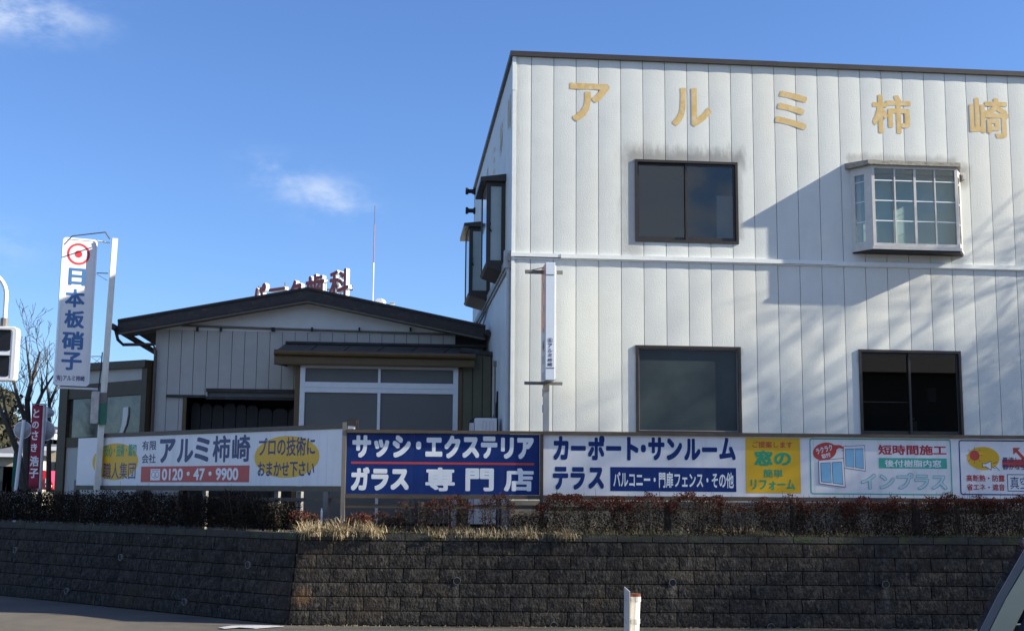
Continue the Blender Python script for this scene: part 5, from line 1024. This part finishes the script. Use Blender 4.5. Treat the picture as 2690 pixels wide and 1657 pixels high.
pts_ = [TS.W(cx_, zb_2-.02, -.07)]+[TS.W(cx_-.28+.28*math.cos(t_), ZT_.p(TS, 30, 330)[1]+.28*math.sin(t_), -.07) for t_ in [math.pi/2*i/8 for i in range(9)]]+[TS.W(cx_-.75, ZT_.p(TS, 30, 330)[1]+.28, -.07)]
put('pipe_arm', MB().tube(pts_, .026, 10), inkw, hs); put('signal_pole', MB().tube([TS.W(cx_-.75, G, -.07), TS.W(cx_-.75, 4.9, -.07)], [.085, .07], 14), inkw, hs)
put('lower_bracket', MB().box(TS, x0_-.1, x0_+.25, zb1-.07, zb1, -.1, -.04), black, hs); put('lower_arm', MB().tube([TS.W(x0_+.05, zb1-.05, -.07), TS.W(cx_-.75, zb1-.05, -.07)], .022, 8), inkw, hs)

# ================================================================== PLANTING STRIP
strip = lambda fr, s, o: fr.W(s, 0, o)
postm = mat('dark_stump_wood', (.035, .030, .026), .9, var=.35, scale=10, bump=.01, bscale=40)
for u0, u1, v0, v1, lb in ((1088, 1114, 1318, 1385, 'short dark post below the blue board'), (1744, 1764, 1318, 1380, 'short dark post among red shrubs below the navy katakana'), (2075, 2093, 1312, 1388, 'short dark post below the yellow square'), (2396, 2417, 1310, 1392, 'short dark post below the teal-outlined panel')):
    fr = Fr((RB.W(0, 0, .5).x, RB.W(0, 0, .5).y), (RB.e.x, RB.e.y)); a = fr.px(u0, v1)[0]; b_ = fr.px(u1, v1)[0]; zt1 = fr.px(u0, v0)[1]; t = thing('stub_post', lb, 'post', fr.W((a+b_)/2, T, 0)); n = 10
    m = MB(); rr = random.Random(u0); c = (a+b_)/2; rd_ = (b_-a)/2
    m.tube([fr.W(c, T-.05, 0), fr.W(c+.004, (T+zt1)/2, 0), fr.W(c, zt1, 0)], [rd_*1.08, rd_, rd_*.95], 9); put('post_body', m, postm, t)
gp_ = thing('guard_pipe', 'thin white stake in dry grass beside the pale corner post', 'stake', LB.W(-.33, T, .12)); put('stake_body', MB().tube([LB.W(-.33, T, .14), LB.W(-.33, T+.36, .14), LB.W(-.33, T+.41, .14)], [.016, .016, .003], 8), whs, gp_)
twig = mat('shrub_twigs', (.10, .072, .055), .9, var=.3, scale=20)
redleaf = mat('red_winter_leaves', (.090, .028, .020), .7, var=.5, spec=.12, scale=14, col2=(.165, .050, .028), c2scale=9)
brnleaf = mat('brown_green_leaves', (.046, .026, .018), .8, var=.5, spec=.12, scale=16, col2=(.036, .034, .020), c2scale=8)
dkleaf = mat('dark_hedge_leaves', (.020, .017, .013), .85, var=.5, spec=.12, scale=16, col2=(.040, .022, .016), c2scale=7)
dry = mat('dry_grass', (.56, .45, .28), .8, var=.35, scale=18, col2=(.20, .145, .075), c2scale=9, c2lo=.42, c2hi=.6)
drydark = mat('dull_weeds', (.16, .135, .075), .85, var=.4, scale=18, col2=(.09, .10, .04), c2scale=5)
moss = mat('yellow_moss', (.065, .065, .025), .9, var=.4, scale=20, col2=(.13, .11, .05), c2scale=9)
def shrub(fr, s, o, w_, h_, d_, label, red, seed, group, dens=1.0, leaf2=brnleaf):
    base = fr.W(s, T, o); t = thing('shrub', label, 'shrub', base, group); rr = random.Random(seed); m = MB(); tips = []
    for k in range(5):                            # stray shoots above the crown
        a = rr.uniform(-.9, .9); p = base+fr.e*a*w_*.5+fr.n*rr.uniform(-.1, .15)+Vector((0, 0, h_*.8)); m.tube([p, p+fr.e*rr.uniform(-.05, .05)+Vector((0, 0, h_*rr.uniform(.22, .42)))], [.004, .002], 3, caps=False)
    for k in range(int(9*w_/.6)+4):
        a = rr.uniform(-1, 1); p = base+fr.e*a*w_*.22; q = base+fr.e*a*w_*.5*rr.uniform(.6, 1.05)+fr.n*rr.uniform(-1, 1)*d_*.45+Vector((0, 0, h_*rr.uniform(.7, .98)*(1-.25*a*a)))
        mid = p.lerp(q, .5)+fr.e*a*.05; m.tube([p, mid, q], [.008, .006, .003], 4, caps=False)
        for j in range(5): st = mid.lerp(q, rr.random()); e = st+Vector((rr.uniform(-.1, .1), rr.uniform(-.1, .1), rr.uniform(0, .12))); m.tube([st, e], [.003, .002], 3, caps=False)
    put('twigs', m, twig, t, fix=False); ph = [rr.uniform(0, 6) for _ in range(4)]
    def surf(a): return h_*(1-.22*abs(a)**5)*(1+.07*math.sin(a*5+ph[0])+.05*math.sin(a*13+ph[1]))
    def red_fn(r_):
        a = r_.uniform(-1, 1); z = surf(a)-abs(r_.normal(0, .07))+max(0, math.sin(a*31+ph[2]))*.02; p = base+fr.e*(a+.05*r_.normal())*w_*.56+fr.n*r_.uniform(-1, 1)*d_*.5; return (p.x, p.y, T+z)
    def br_fn(r_):
        a = r_.uniform(-1, 1); z = surf(a)*r_.uniform(.12, .92); k = .72+.28*min(1, z/h_*1.3); p = base+fr.e*(a+.06*r_.normal())*w_*.56*k+fr.n*r_.uniform(-1, 1)*d_*.45; return (p.x, p.y, T+z)
    if red: foliage('red_leaves', int(1900*w_*dens*red), red_fn, .016, redleaf, t, 1.8, seed)
    foliage('leaves', int(3000*w_*dens), br_fn, .017, leaf2, t, 2.2, seed+50)
    return t
def ss(u, v=1380, o=.48):
    return Fr((RB.W(0, 0, o).x, RB.W(0, 0, o).y), (RB.e.x, RB.e.y)).px(u, v)[0]
def top_at(u, v, o=.48): return Fr((RB.W(0, 0, o).x, RB.W(0, 0, o).y), (RB.e.x, RB.e.y)).px(u, v)[1]-T
G1 = 'red-tipped shrubs in the planting strip'
def hs0(u): return Fr((LB.W(0, 0, .42).x, LB.W(0, 0, .42).y), (LB.e.x, LB.e.y)).px(u, 1340)[0]
for i, (u0, u1, v, red, lb, dn) in enumerate(((915, 975, 1345, 1.1, 'low russet shrub in dry grass right of the corner post', 1), (1045, 1130, 1305, .15, 'leafless grey shrub behind the short post below the blue board', .55), (1125, 1235, 1297, .9, 'shrub with thin red crown touching the middle of the blue board', .6),
        (1265, 1345, 1300, .8, 'straggling red shrub near the right end of the blue board', .6), (1440, 1612, 1291, 1.5, 'broad bright-red shrub right of the dark board post', 1.15), (1610, 1665, 1308, .4, 'small dark shrub between two red ones', .9), (1655, 1765, 1298, 1.3, 'red shrub just left of the second short post', 1.1),
        (1768, 1890, 1298, 1.2, 'red-topped shrub just right of the second short post', .9), (1885, 2010, 1312, .5, 'thin brown shrub left of the yellow square', .8), (2005, 2110, 1305, .5, 'dense dark shrub below the yellow square', 1.3), (2110, 2230, 1305, .7, 'russet shrub under the drawn windows', 1.1),
        (2225, 2345, 1303, 1.0, 'rusty red shrub left of the fourth short post', 1.2), (2340, 2470, 1304, .5, 'dark shrub around the fourth short post', 1.4), (2465, 2590, 1308, 1.1, 'rusty shrub below the blue-outlined panel', 1.3), (2585, 2720, 1310, .9, 'brown shrub at the right edge of the photo', 1.2))):
    a, b_ = ss(u0), ss(u1); shrub(RB, (a+b_)/2, .48, (b_-a)*R.uniform(1.02, 1.25), max(.14, top_at((u0+u1)/2, v))*R.uniform(.88, 1.03), R.uniform(.36, .5), lb, red*R.uniform(.7, 1.15), 20+i, G1, dn*R.uniform(.75, 1.05))
for i, (u, lb) in enumerate(((800, 'small russet shrub left of the thin white stake'), (1010, 'thin brown shrub left of the short post below the blue board'), (1390, 'thin brown shrub against the dark board post'))):
    if u > 890: shrub(RB, ss(u), .30, .55, .34, .3, lb, .45, 90+i, G1, .55)
    else: shrub(LB, hs0(u), .42, .42, .34, .35, lb, .8, 90+i, G1, .7)
hedge = []
def hs_(u, o=.50):
    fr = Fr((LB.W(0, 0, o).x, LB.W(0, 0, o).y), (LB.e.x, LB.e.y)); return fr.px(u, 1300)[0]
hl = ('shaded hedge shrub at the corner end under the yellow oval', 'shaded hedge shrub under the phone number end', 'shaded hedge shrub under the red phone strip', 'shaded hedge shrub under the left yellow oval', 'shaded hedge shrub at the foot of the pole sign', 'shaded hedge shrub under the sunroom', 'shaded hedge shrub below the banner', 'shaded hedge shrub at the left edge of the photo', 'shaded hedge shrub farthest left, partly out of frame')
ub = (765, 670, 570, 470, 370, 285, 205, 130, 55, -30)
for i in range(9):
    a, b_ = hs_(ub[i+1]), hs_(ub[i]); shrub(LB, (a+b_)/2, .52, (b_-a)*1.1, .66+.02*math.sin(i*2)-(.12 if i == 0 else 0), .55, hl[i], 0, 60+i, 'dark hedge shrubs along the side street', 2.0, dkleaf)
def grass(name, label, fn, n, hmin, hmax, m, seed, curl=.6, wd=.0035, segs=4):
    rr = random.Random(seed); mb = MB()
    for _ in range(n):
        p = fn(rr); a = rr.uniform(0, 2*math.pi); d = Vector((math.cos(a), math.sin(a), 0)); h = rr.uniform(hmin, hmax); k = rr.uniform(.2, 1)*curl; side = Vector((-d.y, d.x, 0))*wd*rr.uniform(.6, 1.6)
        prev = None; q = p.copy(); th = rr.uniform(-.15, .75); kap = rr.uniform(.3, 2.6)*curl
        for i in range(segs+1):
            s_ = side*(1-(i/segs)*.8); kk = len(mb.v); mb.v += [tuple(q-s_), tuple(q+s_)]
            if prev is not None: mb.f.append((prev, prev+1, kk+1, kk))
            prev = kk; q = q+(d*math.sin(th)+Vector((0, 0, math.cos(th))))*h/segs; th += kap/segs
    o = put(name, mb, m, None, fix=False); o['kind'] = 'stuff'; o['label'] = label; return o
def clump_fn(fr, lo, hi, o0, o1, nclump, seed, sig=.05):
    r0 = random.Random(seed); cs = [(r0.uniform(lo, hi), r0.uniform(o0, o1)) for _ in range(nclump)]
    def fn(rr): c = rr.choice(cs); return fr.W(c[0]+rr.gauss(0, sig), T, min(max(c[1]+rr.gauss(0, sig), o0), o1))
    return fn
grass('dry_grass', 'pale curling dry grass around the corner post', clump_fn(RB, -.55, .6, .20, 1.0, 44, 1), 3300, .10, .33, dry, 2, 1.7, .0062, 7)
grass('dry_grass', 'dry grass beneath the blue board', clump_fn(RB, .45, 3.9, .10, .98, 80, 3, .07), 4600, .07, .25, dry, 4, 1.7, .0052, 6)
grass('dry_grass', 'dry grass tufts behind the shrubs', clump_fn(RB, 3.0, 12.5, -.1, .30, 90, 5), 5200, .08, .26, dry, 6, 1.0, .0045)
grass('weeds', 'dull weeds along the top of the retaining wall', clump_fn(RB, -.5, 12.6, .40, .90, 120, 7, .08), 9500, .04, .19, drydark, 8, .8, .0042)
grass('weeds', 'dark weeds between the wall top and the side-street hedge', clump_fn(LB, -15, -.3, .55, .88, 110, 9, .06), 3500, .04, .14, drydark, 10, .8, .004)
grass('moss', 'short yellow-green moss on the wall top edge', lambda rr: RB.W(rr.uniform(-.2, 12.6), G+.01+6*BH+.10, rr.uniform(.86, 1.02)*0+rr.uniform(.83, .90)), 5200, .010, .035, moss, 11, .5, .007, 2)

# ================================================================== THINGS ON THE ROAD
q = atY(1665, 1657, 7.5); DP = Fr((0, 7.5), (1, 0)); dp = thing('marker_post', 'rusty-topped white metal post with a narrow plate at the roadside', 'post', DP.W(DP.px(1665, 1657)[0], G, 0))
c = DP.px(1661, 1657)[0]; zt1 = DP.px(1668, 1560)[1]; cw = mat('white_post_paint', (.80, .76, .70), .4, var=.06, scale=9); rust = mat('rust', (.13, .035, .014), .95, var=.5, scale=60, bump=.004, bscale=200)
ct = DP.px(1669, 1560)[0]
put('post_body', MB().tube([DP.W(c, G, 0), DP.W(c, .6, 0), DP.W(ct, zt1-.004, 0)], .0300, 20), cw, dp, smooth=False)
put('rusty_rim', MB().tube([DP.W(ct, zt1-.016, 0), DP.W(ct, zt1+.004, 0)], [.0315, .0305], 20), rust, dp)
for v in (1572, 1630): z = DP.px(1665, v)[1]; put('clamp_band', MB().tube([DP.W(c+(ct-c)*((z-.6)/(zt1-.6)), z-.014, 0), DP.W(c+(ct-c)*((z-.6)/(zt1-.6)), z+.014, 0)], .0335, 20).box(DP, c-.045, c-.02, z-.01, z+.01, -.01, .03), baywhite, dp)
pa = Fr((0, 7.56), (1, 0)).px(1638, 1600)[0]; pb_ = Fr((0, 7.34), (1, 0)).px(1652, 1600)[0]; ztp = DP.px(1645, 1542)[1]
m = MB(); A = [Vector((pa, 7.56, .55)), Vector((pb_, 7.34, .55)), Vector((pb_+.004, 7.34, .55)), Vector((pa+.004, 7.56, .55))]; Bq = [p+Vector((.004, 0, ztp-.55-(.012 if i in (1, 2) else 0))) for i, p in enumerate(A)]; m.hull(A, Bq); put('plate', m, baywhite, dp)
lit = thing('paper_scrap', 'torn pale scrap lying on the road at the wall corner', 'litter', (-2.0, 18.7, G+.006)); m = MB(); rr = random.Random(3); LZ = [(1.2*a_, 1.2*b_) for a_, b_ in [(-1.98, 15.72), (-1.85, 15.92), (-1.6, 15.99), (-1.38, 15.93), (-1.22, 15.85), (-1.40, 15.76), (-1.55, 15.66), (-1.75, 15.70), (-1.9, 15.62)]]
zzz = [G+.012+rr.random()*.012 for _ in LZ]; m.hull([Vector((a, b, z)) for (a, b), z in zip(LZ, zzz)], [Vector((a, b, z+.004)) for (a, b), z in zip(LZ, zzz)]); put('scrap', m, palegrey, lit)

def litter_fn(rr_):
    s_ = rr_.uniform(-.2, 12.5); o_ = abs(rr_.normal(0, .10))+.01; p = RW.W(s_, G+.012, o_); return (p.x, p.y, p.z)
foliage('leaf_litter', 900, litter_fn, .014, drydark, seed=77, label='grit and dead leaves along the foot of the retaining wall', stuff=True)
# ---- car at the lower right corner
ang = rad(180-25); hv = Vector((math.cos(ang), math.sin(ang), 0)); lv = Vector((math.sin(-ang)*1, math.cos(ang), 0)); lv = Vector((-math.sin(ang), math.cos(ang), 0))
A0 = Vector((2.405, 5.0, 1.03)); HF, HWd = .74, .66
org = A0-hv*HF-lv*HWd; org.z = 0
pc_ = thing('parked_car', 'compact car with beige pillar and blue-reflecting side glass at the lower right corner', 'car', org)
def CP(x, y, z): return org+hv*x+lv*y+Vector((0, 0, z))
carp = mat('pale_olive_paint', (.36, .37, .27), .35, var=.04, coat=.6); darktrim = mat('grey_rubber_trim', (.12, .13, .15), .4, var=.1)
cg = mat('car_glass', (.012, .028, .055), .04, var=.2, spec=1.0)
def loft(prof, y0, y1, inset=0): return [CP(x, y0, z) for x, z in prof], [CP(x, y1, z) for x, z in prof]
prof = [(1.62, .06), (1.66, .45), (1.55, .70), (.98, .83), (.76, .99), (-1.55, 1.0), (-1.66, .7), (-1.62, .06)]
A, B_ = loft(prof, -.72, .72); put('body', MB().hull(A, B_), carp, pc_, bevel=.04)
ws = [(.74, 1.0), (.565, 1.385)]; 
zt_c = 1.43
put('roof_panel', MB().hull([CP(.55, -.58, 1.40), CP(.55, .58, 1.40), CP(-1.4, .60, 1.40), CP(-1.4, -.60, 1.40)], [CP(.42, -.5, 1.455), CP(.42, .5, 1.455), CP(-1.3, .5, 1.47), CP(-1.3, -.5, 1.47)]), carp, pc_, bevel=.015)
def pillar(pts, wd, y0, y1, m, nm, t=.03):
    mb = MB()
    for i in range(len(pts)-1):
        (xa, za), (xb, zb__) = pts[i], pts[i+1]; ya, yb = y0+(y1-y0)*i/(len(pts)-1), y0+(y1-y0)*(i+1)/(len(pts)-1); sg = 1 if y0 > 0 else -1
        mb.hull([CP(xa, ya, za), CP(xa-wd, ya, za), CP(xa-wd, ya-sg*t, za), CP(xa, ya-sg*t, za)], [CP(xb, yb, zb__), CP(xb-wd, yb, zb__), CP(xb-wd, yb-sg*t, zb__), CP(xb, yb-sg*t, zb__)])
    return put(nm, mb, m, pc_)
pillar([(.80, .99), (.69, 1.20), (.56, 1.41)], .085, .665, .59, carp, 'windscreen_pillar'); pillar([(.80, .99), (.69, 1.20), (.56, 1.41)], .085, -.665, -.59, carp, 'windscreen_pillar')
pillar([(.835, .99), (.725, 1.20), (.595, 1.42)], .032, .655, .585, darktrim, 'windscreen_trim', .05)
put('windscreen', MB().hull([CP(.80, -.63, 1.0), CP(.80, .63, 1.0), CP(.575, .56, 1.41), CP(.575, -.56, 1.41)], [CP(.79, -.63, 1.0), CP(.79, .63, 1.0), CP(.565, .56, 1.41), CP(.565, -.56, 1.41)]), cg, pc_)
for sg in (1, -1): put('side_glass', MB().hull([CP(.70, sg*.66, .995), CP(-1.35, sg*.67, .995), CP(-1.3, sg*.59, 1.405), CP(.47, sg*.59, 1.405)], [CP(.70, sg*.65, .995), CP(-1.35, sg*.66, .995), CP(-1.3, sg*.58, 1.405), CP(.47, sg*.58, 1.405)]), cg, pc_)
put('roof_rail_trim', MB().tube([CP(.57, .60, 1.415), CP(.3, .60, 1.43), CP(-1.3, .60, 1.43)], .012, 6), silver, pc_)
for x in (1.05, -1.1):
    for sg in (1, -1):
        wv_ = put('wheel', MB().tube([CP(x, sg*.60, G+.30), CP(x, sg*.745, G+.30)], .29, 22), black, pc_); put('rim', MB().tube([CP(x, sg*.70, G+.30), CP(x, sg*.752, G+.30)], .18, 16), silver, wv_)
put('mirror', MB().prism(Fr((CP(.62, .86, 0).x, CP(.62, .86, 0).y), (1, 0)), rrect_pts(-.09, .09, .90, 1.0, .03), -.05, .05), carp, pc_)

# ================================================================== ACROSS THE STREET (behind the camera; mirrored in the panes)
def opposite(x0, x1, y, h, label, m):
    t = thing('opposite_house', label, 'house', ((x0+x1)/2, y, G)); put('wall', MB().box(WX, x0, x1, G, h, -y, -y+9), m, t)
    put('roof', MB().hull([Vector((x0-.4, y+.5, h)), Vector((x1+.4, y+.5, h)), Vector((x1+.4, y-9.5, h)), Vector((x0-.4, y-9.5, h))], [Vector((x0+1.5, y-4.2, h+2)), Vector((x1-1.5, y-4.2, h+2)), Vector((x1-1.5, y-4.8, h+2)), Vector((x0+1.5, y-4.8, h+2))]), tile, t)
    for k in range(int((x1-x0)/2.4)):
        for z in (1.0, 4.2):
            if z+1.4 < h: put('window', MB().box(WX, x0+.8+k*2.4, x0+2.2+k*2.4, z, z+1.3, -y-.04, -y), frost, t)
opposite(-16, -4, -15, 7.0, 'brown two-storey house across the street behind the viewer, leftmost', mat('brown_render', (.16, .12, .09), .8)); opposite(-1, 13, -17, 8.2, 'grey two-storey house across the street directly behind the viewer', mat('grey_render', (.20, .20, .20), .8)); opposite(17, 31, -15, 7.5, 'dark house across the street behind the viewer, rightmost', mat('dark_render', (.10, .09, .08), .8))
# ================================================================== TREES OFF TO THE RIGHT (their shade falls on the facade)
def street_tree(x, y, hgt, label, seed, kids=3):
    base = Vector((x, y, T if y > 20 else G)); t = thing('bare_tree', label, 'tree', base); rr = random.Random(seed); m = MB(); k = hgt*.32
    m.tube([base, base+Vector((.1, 0, k))], [.17, .13], 8); c = MB()
    for i in range(5):
        a = i*1.26+rr.random()*.5; branch(c, base+Vector((.1, 0, k*(.75+.25*rr.random()))), Vector((math.cos(a)*.8, math.sin(a)*.8, 1.0)), hgt*.30, .07, 5, rr, .25, kids, .85, .10, .009, 4)
    put('trunk', m, bark, t); put('crown', c, bark, t, fix=False)
street_tree(22.3, 19.2, 11.3, 'bare street tree out of frame to the right, nearest the facade', 31)
street_tree(27.5, 18.2, 13.2, 'second bare street tree out of frame to the right', 35)
street_tree(24.5, 14.2, 9.5, 'bare roadside tree out of frame to the right beside the road', 44)
print('objects', len(bpy.data.objects), 'tris', sum(len(o.data.polygons) for o in bpy.data.objects if o.type == 'MESH'))
